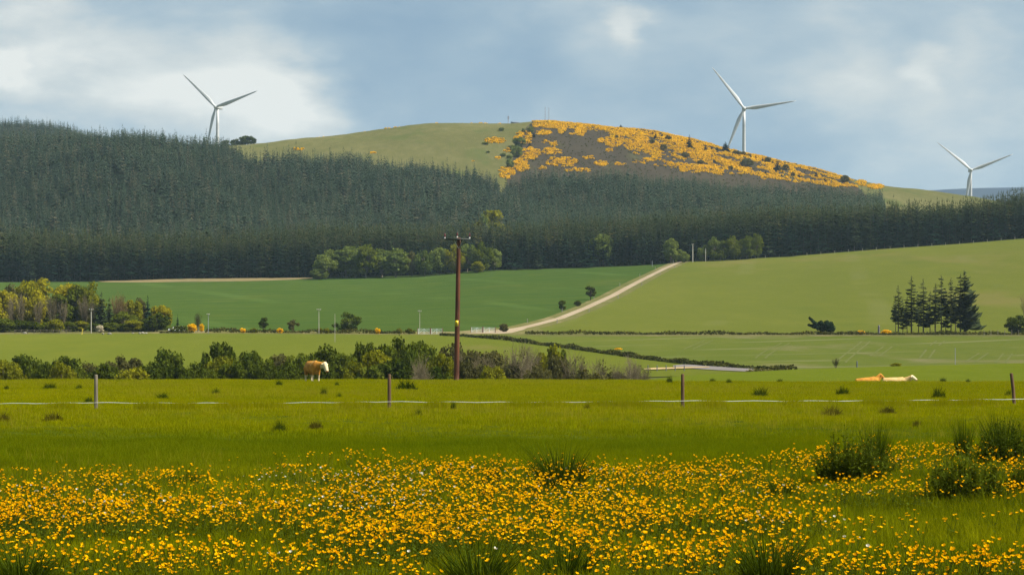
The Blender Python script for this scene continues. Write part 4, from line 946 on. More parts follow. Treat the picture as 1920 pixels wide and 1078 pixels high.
mast(1022, 201, 2010, 'pale lattice radio mast, the thinner of the pair behind the summit', False, .38, True)
mast(1028.5, 202, 2015, 'grey lattice radio mast, the thicker of the pair behind the summit', False, .65, True)
def hut(px, d, w, l, h, label):
    b = G(px, d); e = empty('hut', b, .1); m = MB(); m.box((0, 0, h / 2 - .2), (l, w, h + .4)); m.build('wall', M['hutwall'], e)
    r = MB(); r.add([(-l / 2 - .2, -w / 2 - .2, h), (l / 2 + .2, -w / 2 - .2, h), (l / 2 + .2, w / 2 + .2, h), (-l / 2 - .2, w / 2 + .2, h), (-l / 2 - .2, 0, h + .7), (l / 2 + .2, 0, h + .7)],
                    [(0, 1, 5, 4), (2, 3, 4, 5), (0, 3, 2, 1)], [(0, 4, 3), (1, 2, 5)]); r.build('roof', M['hutroof'], e)
    q = MB(); q.box((-l * .25, -w / 2 - .03, 1), (.9, .06, 2)); q.build('door', M['mast'], e)
    tag(e, label, 'hut')
hut(965, 1952, 3, 6, 2.0, 'small blue-grey equipment hut beside the short mast on the summit')
hut(975, 1954, 2.5, 3.5, 1.7, 'lower grey hut next to the equipment hut on the summit')

# ------------------------------------------------------------------ the power pole by the meadow
def power_pole():
    d = 173.0; b = G(855.8, d); e = empty('power_pole', b); s = d / F
    tx = (860 - 855.8) * s; h = topz(449, d) - b.z
    m = MB(); z = np.linspace(-.6, h + .12, 10); m.tube(np.stack([tx * z / h, 0 * z, z], -1), np.linspace(.20, .145, 10), 14); m.build('pole', M['polewood'], e, True)
    m = MB(); m.box((tx - .10, -.19, h), (48 * s, .10, .11)); arm = m.build('crossarm', M['steel'], e)
    for k, ox in enumerate((-23.2, 0, 23.2)):
        ox = ox * s + tx - .10; zb = h + .055 if ox else h; x = MB(); top = 0
        if k == 1: ox = tx - .10; zb = h + .12
        x.tube([(ox, -.19, zb), (ox, -.19, zb + .14)], [.055, .04], 8); ft = x.build('insulator_pin', M['whitecap'], e, True)
        y = MB(); zz = zb + .12; y.tube([(ox, -.19, zz), (ox, -.19, zz + .03), (ox, -.19, zz + .05), (ox, -.19, zz + .10), (ox, -.19, zz + .12), (ox, -.19, zz + .17), (ox, -.19, zz + .22), (ox, -.19, zz + .27)], [.05, .085, .06, .08, .055, .07, .045, .03], 10)
        y.build('insulator', M['porcelain'], e, True)
    for sg in (-1, 1):
        x = MB(); x.tube([(tx + sg * 9 * s, -.20, h - .04), (tx, -.19, h - .68)], .022, 5); x.build('brace', M['galv'], e)
    zc = topz(606.5, d) - b.z; x = MB(); xx = tx * zc / h - .03; x.box((xx, -.215, zc), (.21, .012, .42)); sg = x.build('warning_sign', M['yellow'], e)
    y = MB(); w = .012; A, B_, C_ = (xx - .075, -.223, zc - .02), (xx + .075, -.223, zc - .02), (xx, -.223, zc + .12)
    for p, q in ((A, B_), (B_, C_), (C_, A)): y.tube([p, q], .008, 4)
    y.tube([(xx + .01, -.223, zc + .08), (xx - .015, -.223, zc + .04), (xx + .015, -.223, zc + .035), (xx - .005, -.223, zc)], .007, 4)
    for q in (.09, .13, .17): y.box((xx, -.223, zc - q), (.13, .004, .014))
    y.build('print', M['black'], sg)
    tag(e, 'tall red-brown wooden power pole with crossarm and yellow sign', 'power pole')
power_pole()
def small_pole(px, base, top, d, label, mat, arm=.9, r=.12):
    b = G(px, d); h = topz(top, d) - b.z; e = empty('power_pole', b); m = MB(); m.tube([(0, 0, -.4), (0, 0, h)], [r, r * .75], 8); m.build('pole', mat, e, True)
    if arm:
        m = MB(); m.box((0, -.1, h - .15), (arm * 2, .09, .10)); m.build('crossarm', mat, e)
        for x in (-arm * .9, 0, arm * .9):
            m = MB(); m.tube([(x, -.1, h - .1), (x, -.1, h + .02), (x, -.1, h + .16)], [.05, .09, .05], 6); m.build('insulator', M['whitecap'], e, True)
    tag(e, label, 'power pole')
small_pole(171, 623, 580, 596, 'pale power pole with white insulators in front of the shelterbelt', M['greypole'], .5)
small_pole(390.5, 628, 589, 592, 'thin grey-blue pole standing in the light field by the hedge end', M['bluepole'], .35, .09)
small_pole(598, 627, 580, 597, 'thin grey pole at the hedge below the crop field', M['greypole'], .5, .08)
small_pole(628, 645, 588, 545, 'thin grey pole out in the light field right of the hedge pole', M['greypole'], 0, .05)
small_pole(787, 618, 583, 604, 'slim pale pole just behind the double gate', M['greypole'], .4, .07)
small_pole(1262, 492, 475, 1094, 'white pole at the top of the track against the wood', M['greypole'], 0, .22)
small_pole(1299, 487, 458, 1090, 'pale pole on the skyline fence right of the track top', M['greypole'], .5, .2)
small_pole(1323, 486, 466, 1090, 'slim pale pole before the pale trees above the grass field', M['greypole'], 0, .14)
small_pole(1223, 503, 489, 1075, 'slim grey pole left of the track top', M['bluepole'], 0, .14)
small_pole(1791, 683, 652, 420, 'thin dark stake pole in the pale-striped lower field', M['bluepole'], 0, .06)

# ------------------------------------------------------------------ gates, posts, marker, stones, car
def gate(p0, p1, d, h, label, z0=.08):
    a = G(p0, d); b = G(p1, d); w = b.x - a.x; e = empty('field_gate', a)
    for k in range(6):
        z = z0 + h * (k / 5) ** .85; m = MB(); m.tube([(0, 0, z), (w, 0, z + (b.z - a.z))], .026, 6); m.build('bar', M['galv'], e, True)
    for x in (.03, w * .5, w - .03):
        m = MB(); m.tube([(x, -.005, z0 - .03), (x, -.005, z0 + h + .04)], .04, 6); m.build('stile', M['galv'], e, True)
    m = MB(); m.tube([(0, .05, z0), (w * .5, .05, z0 + h)], .03, 5); m.tube([(w, .05, z0), (w * .5, .05, z0 + h)], .03, 5); m.build('brace', M['galv'], e)
    for x in (-.12, w + .12):
        m = MB(); m.tube([(x, 0, -.4), (x, 0, h + .3)], .09, 7); m.build('post', M['postwood'], e)
    tag(e, label, 'gate')
gate(784, 806, 598, 1.25, 'galvanised field gate beside the slim pale pole, left leaf of the pair')
gate(809, 829, 598, 1.25, 'galvanised field gate against the downhill hedge, right leaf of the pair')
gate(884, 904, 606, 1.2, 'galvanised gate on the lane left of the track bend')
gate(907, 928, 606, 1.2, 'galvanised gate on the lane next to the track bend')
def post(name, px, d, h, r, mat, label, group=None, lean=0.0, cat='fence post'):
    m = MB(); m.tube([(0, 0, -.4), (lean * h * .5, 0, h * .5), (lean * h, 0, h - .04), (lean * h, 0, h)], [r, r, r * .95, r * .7], 9); o = m.build(name, mat, None, True); o.location = G(px, d); tag(o, label, cat, group); return o
post('marker_post', 153, 590, 1.35, .10, M['markeryellow'], 'yellow marker post leaning in the grass before the shelterbelt', None, .22, 'marker')
post('fence_post', 1607, hit(1607, 689, 260, 480), 1.15, .12, M['bluepole'], 'dark stub post in the lower field right of the sparse bush')
for k, (p, q) in enumerate([(1030, 606), (1090, 585), (1145, 560), (1190, 536), (1225, 517), (1255, 503)]):
    d = hit(p, q, 605, 1095); c_ = trk_px(d)
    for s_ in (-1, 1): post('fence_post', c_ + s_ * 4.2 * F / d, d, 1.15, .11, M['greypole'], 'small pale fence post along the gravel track', 'posts along the track')
for px in np.arange(1215, 1300, 17):
    post('fence_post', px, hit(px, 694, 300, 460) - 3, 1.0, .08, M['bluepole'], 'small dark fence post along the sandy bank', 'posts on the sandy bank')
for px in np.arange(1305, 1920, 26.):
    post('fence_post', px, 1096, 1.1, .12, M['greypole'], 'tiny pale post of the fence between grass field and plantation', 'posts at the plantation fence')
for px in np.arange(1845, 1925, 13.): post('fence_post', px, 600, 1.35, .07, M['greywood'], 'thin grey post of the fence on the hedge right of the spruce clump', 'posts beyond the spruce clump')
for px in np.arange(28, 136, 12.): post('fence_post', px, 598, .95, .09, M['greywood'], 'low grey post of the yard fence under the shelterbelt', 'posts of the yard fence')
m = MB()
for z in (.45, .85): m.tube([G(27, 597.9, z), G(80, 597.9, z), G(134, 597.9, z)], .03, 4)
tag(m.build('fence_rail', M['greywood']), 'thin grey rails of the yard fence under the shelterbelt', 'fence')
for k, (px, d, s_) in enumerate([(205, 590, .55), (193, 589, .35), (262, 592, .4), (268, 592.5, .5), (274, 592, .35), (249, 593, .3), (46, 597, .55)]):
    g = np.random.default_rng(70 + k); bm = bmesh.new(); bmesh.ops.create_icosphere(bm, subdivisions=2, radius=1)
    for v in bm.verts: v.co *= 1 + .16 * math.sin(v.co.x * 3 + k) + .12 * math.cos(v.co.y * 4 + v.co.z * 3 + k); v.co.z *= .6
    me = bpy.data.meshes.new('boulder'); bm.to_mesh(me); bm.free(); me.materials.append(M['palestone'])
    o = link('boulder', me); o.location = G(px, d, .12); o.scale = (s_, s_ * .8, s_); tag(o, 'pale boulder lying in the grass below the shelterbelt', 'boulder', 'boulders below the shelterbelt')
def car():
    b = G(332, 604); e = empty('parked_car', b, math.radians(6)); L_ = 4.2; W = 1.72
    prof = [(-2.1, .35), (-2.1, .72), (-1.95, .86), (-1.1, .95), (2.0, .98), (2.1, .85), (2.1, .35)]
    def ext(pf, w, name, mat, par):
        m = MB(); n = len(pf); V = [(x, -w / 2, z) for x, z in pf] + [(x, w / 2, z) for x, z in pf]
        m.add(V, [(i, (i + 1) % n, n + (i + 1) % n, n + i) for i in range(n)], [(0, i, i + 1) for i in range(1, n - 1)] + [(n, n + i + 1, n + i) for i in range(1, n - 1)]); o = m.build(name, mat, par)
        bv = o.modifiers.new('bevel', 'BEVEL'); bv.width = .06; bv.segments = 2; return o
    ext(prof, W, 'body', M['carpaint'], e)
    cb = ext([(-1.25, .93), (-.55, 1.40), (.2, 1.50), (1.2, 1.46), (1.85, 1.0), (1.85, .93)], W * .86, 'cabin', M['carpaint'], e)
    m = MB(); m.box((.35, 0, 1.2), (1.5, W * .865, .26)); m.build('side_window', M['glass'], cb)
    m = MB(); m.add([(-1.16, -.62, 1.01), (-1.16, .62, 1.01), (-.60, .58, 1.385), (-.60, -.58, 1.385)], [(0, 1, 2, 3)]); o = m.build('windscreen', M['glass'], cb); o.location = (-.02, 0, .02)
    for x in (-1.3, 1.3):
        for y in (-.78, .78):
            m = MB(); m.tube([(x, y - .1, .32), (x, y + .1, .32)], .32, 14); m.build('wheel', M['rubber'], e)
    for y in (-.6, .6):
        m = MB(); m.box((-2.1, y, .68), (.06, .3, .14)); m.build('headlight', M['whitecap'], e)
    tag(e, 'white car parked behind the clipped dark hedge', 'car')
car()

# ------------------------------------------------------------------ meadow fence
FP = [(-370, 84.5, .01, 'postwood'), (180, 85.3, .0, 'greywood'), (730, 87, .0, 'postwood'), (1280, 88.5, .0, 'postwood'), (1903, 91.8, -.11, 'postwood'), (2480, 93.5, .0, 'postwood')]
labs = ['', 'pale greyish fence post at the meadow fence', 'brown fence post just left of the power pole, at the meadow fence', 'brown upright fence post at the meadow fence below the stony road', 'brown fence post leaning over at the meadow fence', '']
for (px, d, ln, mt), lb in zip(FP, labs):
    if lb: post('fence_post', px, d, 1.24, .066, M[mt], lb, None, ln)
m = MB(); pts = []
for (p0, d0, *_), (p1, d1, *_) in zip(FP[:-1], FP[1:]):
    a, b = G(p0, d0), G(p1, d1)
    for t in np.linspace(0, 1, 24, endpoint=False): pts.append((a.x + (b.x - a.x) * t, a.y + (b.y - a.y) * t - .075, .245 - .03 * math.sin(t * math.pi) + .012 * math.sin(t * 37)))
pts = np.array(pts); w = .0065
m.add(np.concatenate([pts - [0, 0, w], pts + [0, .004, w]]), [(i, i + 1, len(pts) + i + 1, len(pts) + i) for i in range(len(pts) - 1)])
o = m.build('fence_tape', M['tape']); sm = o.modifiers.new('thick', 'SOLIDIFY'); sm.thickness = .003
tag(o, 'white electric fence tape strung low between the meadow posts', 'fence tape')

# ------------------------------------------------------------------ cows
def fur_mat(name, base, dark, white, wf):
    """coat: white where the painted-on 'white' attribute says so"""
    m, N, L = new_mat(name); p = N.new('ShaderNodeBsdfPrincipled'); o = N.new('ShaderNodeOutputMaterial'); L.new(p.outputs[0], o.inputs[0]); p.inputs['Roughness'].default_value = .8
    p.inputs['Specular IOR Level'].default_value = .15
    at = N.new('ShaderNodeAttribute'); at.attribute_name = 'patch'
    tc = N.new('ShaderNodeTexCoord'); n = N.new('ShaderNodeTexNoise'); n.inputs['Scale'].default_value = 3.2; n.inputs['Detail'].default_value = 5; L.new(tc.outputs['Object'], n.inputs['Vector'])
    c = mixc(N, L, maprange(N, L, n.outputs[0], .4, .62), base, dark)
    f = mathn(N, L, 'ADD', at.outputs['Fac'], mathn(N, L, 'MULTIPLY_ADD', n.outputs[0], .7, -.35))
    c = mixc(N, L, maprange(N, L, f, .40, .62), c, white)
    at2 = N.new('ShaderNodeAttribute'); at2.attribute_name = 'muzzle'
    L.new(mixc(N, L, at2.outputs['Fac'], c, (.30, .10, .06)), p.inputs['Base Color']); return m
def cow_mesh(name, lying, mat, headz=0.0, paint=None, head_dir=None, whiteface=1.0, fdir=None, hs=1.0):
    """one continuous body: overlapping tapered limbs fused by a voxel remesh; +X is forward"""
    mb = MB()
    def lob(pts, ry, rz, n=14):
        pts = np.asarray(pts, float); k = len(pts); V = []
        for i in range(k):
            t = pts[min(i + 1, k - 1)] - pts[max(i - 1, 0)]; t /= np.linalg.norm(t) + 1e-9
            sd = np.cross((0, 0, 1.0) if abs(t[2]) < .92 else (1.0, 0, 0), t); sd /= np.linalg.norm(sd); up = np.cross(t, sd)
            for a in np.linspace(0, 2 * math.pi, n, endpoint=False): V.append(pts[i] + math.cos(a) * ry[i] * sd + math.sin(a) * rz[i] * up)
        Q = [(i * n + j, i * n + (j + 1) % n, (i + 1) * n + (j + 1) % n, (i + 1) * n + j) for i in range(k - 1) for j in range(n)]
        T = [(0, j + 1, j) for j in range(1, n - 1)] + [((k - 1) * n, (k - 1) * n + j, (k - 1) * n + j + 1) for j in range(1, n - 1)]
        mb.add(V, Q, T)
    z0 = .95 if not lying else .42
    # trunk: rump, barrel, chest
    lob([(-1.02, 0, z0 + .06), (-.95, 0, z0 + .05), (-.7, 0, z0 + .05), (-.3, 0, z0 - .02), (.15, 0, z0 - .03), (.5, 0, z0 + .0), (.78, 0, z0 + .03), (.92, 0, z0 + .03)],
        [.12, .27, .33, .40, .41, .35, .28, .14], [.16, .32, .38, .43, .44, .42, .36, .18])
    lob([(-.95, 0, z0 + .36), (-.4, 0, z0 + .37), (.2, 0, z0 + .38), (.6, 0, z0 + .42)], [.10, .14, .13, .09], [.06, .07, .06, .05])
    hd = np.array(head_dir if head_dir is not None else (1.45, 0, z0 + .10 + headz), float)
    sh = np.array([.72, 0, z0 + .10]); nk = sh + (hd - sh) * .5
    lob([sh - [.18, 0, .02], sh, nk, hd], [.24, .23, .18, .15], [.36, .33, .24, .17])
    f = hd - sh; f[2] -= .72 if not lying else .75; f = f if fdir is None else np.array(fdir, float); f /= np.linalg.norm(f) / hs
    lob([hd - f * .16, hd - f * .04, hd + f * .14, hd + f * .32, hd + f * .43, hd + f * .47], hs * np.array([.10, .145, .135, .10, .095, .05]), hs * np.array([.10, .16, .15, .115, .10, .06]))
    sd = np.cross((0, 0, 1.0), f); sd /= np.linalg.norm(sd)
    for s in (-1, 1): lob([hd + sd * s * .10 - f * .04, hd + sd * s * .24 - f * .05 - [0, 0, .01], hd + sd * s * .34 - f * .04 - [0, 0, .05]], [.05, .07, .02], [.03, .035, .012], 8)
    if not lying:
        lob([(.45, 0, .62), (.75, 0, .60), (.88, 0, .72)], [.12, .10, .06], [.13, .14, .08])       # brisket
        for s in (-1, 1):
            lob([(.58, .20 * s, .95), (.60, .20 * s, .66), (.60, .20 * s, .42), (.58, .20 * s, .20), (.60, .20 * s, .06), (.64, .20 * s, -.02)], [.13, .10, .066, .052, .062, .07], [.17, .13, .075, .055, .07, .08], 10)
            lob([(-.78, .20 * s, .95), (-.70, .22 * s, .68), (-.84, .21 * s, .46), (-.86, .21 * s, .22), (-.82, .21 * s, .06), (-.78, .21 * s, -.02)], [.19, .14, .078, .054, .064, .07], [.27, .19, .09, .062, .07, .08], 10)
        lob([(-.45, 0, .60), (-.3, 0, .54), (-.15, 0, .62)], [.12, .15, .1], [.1, .12, .1])       # udder
        lob([(-1.02, 0, z0 + .33), (-1.12, 0, z0 + .2), (-1.13, 0, .7), (-1.12, 0, .42), (-1.12, 0, .28)], [.04, .035, .025, .04, .02], [.04, .035, .025, .05, .02], 8)
    else:
        for s in (-1, 1):
            lob([(.55, .26 * s, .32), (.85, .30 * s, .18), (.75, .34 * s, .07), (.45, .36 * s, .06)], [.12, .08, .06, .05], [.14, .09, .06, .05], 8)
            lob([(-.75, .26 * s, .36), (-.35, .40 * s, .28), (-.55, .46 * s, .10), (-.95, .44 * s, .07)], [.2, .13, .08, .05], [.26, .16, .09, .06], 8)
    me = mb.mesh(name + '_raw', mat); tmp = bpy.data.objects.new('tmp', me); COL.objects.link(tmp)
    r = tmp.modifiers.new('r', 'REMESH'); r.mode = 'VOXEL'; r.voxel_size = .034
    s_ = tmp.modifiers.new('s', 'SMOOTH'); s_.iterations = 4; s_.factor = .5
    dg = bpy.context.evaluated_depsgraph_get(); out = bpy.data.meshes.new_from_object(tmp.evaluated_get(dg)); out.name = name
    bpy.data.objects.remove(tmp); bpy.data.meshes.remove(me)
    n = len(out.vertices); co = np.empty(n * 3, np.float32); out.vertices.foreach_get('co', co); co = co.reshape(-1, 3)
    pw = np.zeros(n)
    hdist = np.linalg.norm(co - (hd + f * .16), axis=1); pw = np.maximum(pw, np.clip((.36 * hs - hdist) / .16, 0, 1) * whiteface)
    if not lying: pw = np.maximum(pw, np.clip((.50 - co[:, 2]) / .12, 0, 1))
    if paint is not None: pw = np.maximum(pw, paint(co, z0))
    mz = np.clip((.12 - np.linalg.norm(co - (hd + f * .46), axis=1)) / .05, 0, 1)
    for nm, v in (('patch', pw), ('muzzle', mz)):
        a = out.attributes.new(nm, 'FLOAT', 'POINT'); a.data.foreach_set('value', v.astype(np.float32))
    if not out.materials: out.materials.append(mat)
    out.polygons.foreach_set('use_smooth', np.ones(len(out.polygons), bool))
    return out, hd, f, sd
tan = fur_mat('tan coat', (.48, .225, .030), (.36, .150, .018), (.66, .53, .31), 0)
cream = fur_mat('cream coat', (.60, .40, .17), (.52, .32, .11), (.68, .55, .33), 0)
def eyes(par, hd, f, sd):
    for s in (-1, 1):
        bm = bmesh.new(); bmesh.ops.create_icosphere(bm, subdivisions=1, radius=.028); me = bpy.data.meshes.new('eye'); bm.to_mesh(me); bm.free(); me.materials.append(M['black'])
        o = link('eye', me, par); o.location = tuple(hd + f * .06 + sd * s * .14 + np.array([0, 0, .05]))
def cow(name, loc, rz, lying, mat, label, hz=0.0, paint=None, head=None, sc=1.0, wf=1.0, pitch=0.0, fdir=None, hs=1.0):
    me, hd, f, sd = cow_mesh(name, lying, mat, hz, paint, head, wf, fdir, hs); o = link(name, me); o.location = loc; o.rotation_euler = (0, pitch, rz); o.scale = (sc,) * 3
    eyes(o, hd, f, sd)
    tag(o, label, 'cow'); return o
def p_stand(co, z0):
    a = np.clip(1 - np.abs(co[:, 0] - .42 - .25 * (co[:, 2] - z0)) / .12, 0, 1) * np.clip((co[:, 2] - z0 + .02) / .15, 0, 1) * .62       # cream shoulder blaze
    b = np.clip((co[:, 2] - (z0 + .36)) / .05, 0, 1) * np.clip((co[:, 0] + .2) / .3, 0, 1) * .45
    return np.maximum(a, b)
gc = G(588, 168)
cow('cow', (gc.x - .05, gc.y, gc.z), math.radians(-66), False, tan, 'tan cow with white face and legs standing on the meadow crest', .10, p_stand, (1.22, .40, 1.13), 1.06, 1.0, 0.0, (.50, .12, -.85), 1.22)
gc = G(1630, 188); cow('cow', (gc.x - .1, gc.y, gc.z - .27), math.radians(8), True, tan, 'tan cow lying down, the left one of two resting on the pasture', .42, None, (1.12, .1, .90), 1.0, .25, -.10)
gc = G(1684, 186); cow('cow', (gc.x - .2, gc.y, gc.z - .30), math.radians(-6), True, cream, 'cream coloured cow lying down beside the tan resting cow', .36, None, (1.28, -.12, .86), 1.0, 1.0, -.02)

# ------------------------------------------------------------------ meadow vegetation
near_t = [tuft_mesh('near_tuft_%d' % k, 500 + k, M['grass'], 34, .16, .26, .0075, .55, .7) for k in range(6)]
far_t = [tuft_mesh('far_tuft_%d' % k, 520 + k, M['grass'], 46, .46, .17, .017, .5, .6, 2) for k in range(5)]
NT = proto_collection('near_tuft', near_t); FT = proto_collection('far_tuft', far_t)
def wedge(n, d0, d1, margin=140):
    """n points' worth of density spread over the field of view plus a strip of margin on each side"""
    wdt = lambda d: (1920 + 2 * margin) / F * d
    dd0 = np.linspace(d0, d1, 200); step = 7.5
    n = int(n * np.mean(wdt(dd0) + step) / np.mean(wdt(dd0)))
    c_ = np.cumsum(wdt(dd0) + step); c_ = (c_ - c_[0]) / (c_[-1] - c_[0]); d = np.interp(rng.random(n), c_, dd0)
    x_ = rng.uniform(-.5, .5, n) * (wdt(d) + step); return CX + x_ / d * F, d
px, d = wedge(42000, 18, 54); x = (px - CX) / F * d
lump = .75 + .3 * np.sin(x * 1.3 + d * .7) * np.sin(d * .45 - x * .5) + rng.normal(0, .14, len(x))
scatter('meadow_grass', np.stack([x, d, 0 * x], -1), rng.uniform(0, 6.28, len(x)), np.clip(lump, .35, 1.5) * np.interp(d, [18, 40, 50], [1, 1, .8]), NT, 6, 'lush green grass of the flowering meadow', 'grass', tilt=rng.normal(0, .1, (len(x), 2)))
px, d = wedge(60000, 48, 181, 220); ok = d < np.interp(px, [1150, 1300], [180, 167]); px, d = px[ok], d[ok]; x = (px - CX) / F * d; z = H(px, d)
lump = .8 + .2 * np.sin(x * .6 + d * .3) + rng.normal(0, .15, len(x))
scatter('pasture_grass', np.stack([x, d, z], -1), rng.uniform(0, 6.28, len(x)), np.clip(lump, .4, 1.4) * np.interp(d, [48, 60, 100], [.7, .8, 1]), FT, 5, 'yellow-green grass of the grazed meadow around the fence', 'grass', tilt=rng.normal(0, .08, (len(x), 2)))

M['seedhead'] = leaf_mat('pale seeding grass', (.20, .19, .012), (.31, .27, .022), .4, .3)
seed_t = [tuft_mesh('seed_tuft_%d' % k, 540 + k, M['seedhead'], 9, .22, .40, .010, .35, .5, 3) for k in range(4)]; ST = proto_collection('seed_tuft', seed_t)
px, d = wedge(9000, 20, 165, 120); x = (px - CX) / F * d; sn = np.sin(x * .21 + d * .09) + np.sin(x * .07 - d * .16 + 2) + np.where((d > 60) & (d < 88), .7, 0) - np.where(d < 56, .5, 0)
ok = sn + rng.normal(0, .5, len(x)) > .55; m_ = int(ok.sum())
scatter('seeding_grass', np.stack([x, d, H(px, d)], -1)[ok], rng.uniform(0, 6.28, m_), rng.uniform(.6, 1.15, m_), ST, 4, 'thin pale seeding stalks standing in drifts above the meadow grass', 'grass')
t = rng.random(4200); k = rng.integers(0, 5, 4200); fp = np.array([(p, q) for p, q, *_ in FP]); a_ = fp[k]; b_ = fp[k + 1]
d = a_[:, 1] + (b_[:, 1] - a_[:, 1]) * t; x = (a_[:, 0] - CX) / F * a_[:, 1] + ((b_[:, 0] - CX) / F * b_[:, 1] - (a_[:, 0] - CX) / F * a_[:, 1]) * t; d = d - rng.uniform(.08, .9, 4200)
ok = np.sin(x * 1.9) + np.sin(x * 4.3 + 1) + .6 * np.sin(x * .5) + rng.normal(0, .3, 4200) > .55; m_ = int(ok.sum())
scatter('fence_line_grass', np.stack([x, d, 0 * x], -1)[ok], rng.uniform(0, 6.28, m_), np.stack([rng.uniform(.5, .9, m_)] * 2 + [rng.uniform(1.8, 3.1, m_)], -1), FT, 5, 'longer grass left standing along the fence tape', 'grass')
def flower_mesh(name, seed, pm, r, h, k=5, heads=1):
    """a slender plant with one or more cupped blossoms on branching stalks"""
    g = np.random.default_rng(seed); mb = MB(); st = MB(); fork = np.array([g.normal(0, .012), g.normal(0, .012), h * g.uniform(.35, .5)])
    st.tube([(0, 0, -.02), fork], .0028, 3, cap=False)
    for q in range(heads):
        b = g.uniform(0, 6.28); ln = g.uniform(.02, .06) + .035 * (heads > 1); rr = r * g.uniform(.72, 1.12)
        top = fork + np.array([ln * math.cos(b), ln * math.sin(b), 0]); top[2] = h * g.uniform(.80, 1.12)
        tl = np.array([math.cos(b), math.sin(b), 0]) * g.uniform(.1, .9) + [0, 0, 1]; tl /= np.linalg.norm(tl)
        a1 = np.cross(tl, (1.0, .2, 0)); a1 /= np.linalg.norm(a1); a2 = np.cross(tl, a1); op = g.uniform(.55, 1.3)
        for j in range(k):
            a = j * 6.283 / k + g.uniform(-.1, .1); dr = a1 * math.cos(a) + a2 * math.sin(a); sd = -a1 * math.sin(a) + a2 * math.cos(a); cup = g.uniform(.85, 1.1) * op * rr
            mb.add([top, top + dr * rr * .75 + sd * rr * .62 + tl * cup * .5, top + dr * rr * .95 + sd * rr * .3 + tl * cup, top + dr * rr * .95 - sd * rr * .3 + tl * cup, top + dr * rr * .75 - sd * rr * .62 + tl * cup * .5], [(0, 1, 2, 3)], [(0, 3, 4)], g.random())
        st.tube([fork, (fork + top) / 2 + g.normal(0, .006, 3), top], .0022, 3, cap=False)
    for q in range(4):                                                       # divided leaves low on the stalk
        b = g.uniform(0, 6.28); z0_ = h * g.uniform(.15, .6); L_ = g.uniform(.03, .07); d_ = np.array([math.cos(b), math.sin(b), .5]); sd = np.array([-math.sin(b), math.cos(b), 0]) * L_ * .25; p = fork * (z0_ / fork[2]) if z0_ < fork[2] else fork
        st.add([p, p + d_ * L_ * .6 + sd, p + d_ * L_, p + d_ * L_ * .6 - sd], [(0, 1, 2, 3)], None, g.random())
    V = np.concatenate(mb.V + st.V); Q1 = np.concatenate(mb.Q); Q2 = np.concatenate(st.Q) + mb.n; T1 = np.concatenate(mb.T)
    return npmesh(name, V, [np.concatenate([Q1, Q2]), T1], [pm, M['stem']], [0] * len(Q1) + [1] * len(Q2) + [0] * len(T1), np.concatenate(mb.var + st.var))
butter = [flower_mesh('buttercup_%d' % k, 600 + k, M['petal'], .0135 + .0028 * (k % 3), .27 + .02 * (k % 6), 5, (1, 2, 1, 3, 1, 2, 4, 1)[k]) for k in range(8)]
BC = proto_collection('buttercup_plant', butter)
white = [flower_mesh('white_flower_%d' % k, 620 + k, M['whitepetal'], .012, .24 + .02 * k, 6) for k in range(3)]; WC = proto_collection('white_flower', white)
FE = [(-200, 900), (0, 893), (250, 880), (400, 868), (470, 858), (660, 850), (860, 862), (1000, 868), (1280, 866), (1420, 858), (1540, 842), (1620, 832), (1920, 818), (2100, 812)]
def dens(px, d, x):
    py = HY + EYE * F / d - .30 * F / d                              # row of the flower heads
    edge = interp(FE, px) - 6
    n1 = vnoise(x + 50, d, 2.6, 1); n2 = vnoise(x + 50, d, .8, 2); n3 = vnoise(x + 50, d, 6.0, 3)
    f = np.clip((n1 * .5 + n2 * .28 + n3 * .40 - .53) * 4.6, 0.03, 1)
    f *= np.clip((py - edge) / 7, 0, 1)
    f *= np.interp(py, [820, 900, 925, 960, 1000, 1078], [.40, .42, .50, .95, 1.0, .75])
    # greener gaps that the meadow shows
    for cx, cy_, rx, ry, a in [(250, 912, 180, 16, .5), (1700, 945, 260, 28, .93), (1300, 930, 170, 26, .65), (1080, 975, 120, 14, .6), (40, 1070, 120, 40, .85), (900, 1070, 120, 30, .8), (1430, 1070, 100, 40, .8), (1820, 900, 90, 40, .6), (1600, 880, 70, 34, .6), (1860, 1000, 120, 30, .6), (150, 1060, 90, 24, .6)]:
        f *= 1 - a * np.clip(1.3 - ((px - cx) / rx) ** 2 - ((py - cy_) / ry) ** 2, 0, 1)
    return f
px, d = wedge(105000, 19, 60, 100); x = (px - CX) / F * d; f = dens(px, d, x); ok = rng.random(len(x)) < f * np.interp(d, [19, 30, 40, 60], [.60, .58, .36, .30]); px, d, x = px[ok], d[ok], x[ok]
order = np.argsort(d); px, d, x = px[order], d[order], x[order]
vis = np.nonzero((px > 0) & (px < 1920) & (d > 21.8))[0][:300]
rest = np.ones(len(x), bool); rest[vis] = False
for i in vis:
    o = link('buttercup', butter[random.randrange(8)]); s_ = random.uniform(.8, 1.2); o.location = (x[i], d[i], 0); o.rotation_euler = (0, 0, random.uniform(0, 6.28)); o.scale = (random.uniform(.9, 1.35),) * 2 + (s_,)
    tag(o, 'single yellow buttercup blooming on a thin stalk in the lush meadow', 'flower', 'buttercups picked out in the meadow')
xr, dr_ = x[rest], d[rest]; m_ = len(xr)
scatter('buttercup_carpet', np.stack([xr, dr_, 0 * xr], -1), rng.uniform(0, 6.28, m_), np.stack([rng.uniform(.75, 1.3, m_)] * 2 + [rng.uniform(.75, 1.2, m_)], -1), BC, 8, 'yellow carpet of buttercups across the lush meadow', 'flowers')
px, d = wedge(30000, 20, 50, 60); x = (px - CX) / F * d; py = HY + EYE * F / d - .25 * F / d
f = np.clip((vnoise(x + 80, d, 1.6, 8) - .62) * 4, 0, 1) * np.where((py > 880) & (py < 985), 1, .12) * np.clip((py - interp(FE, px)) / 7, 0, 1)
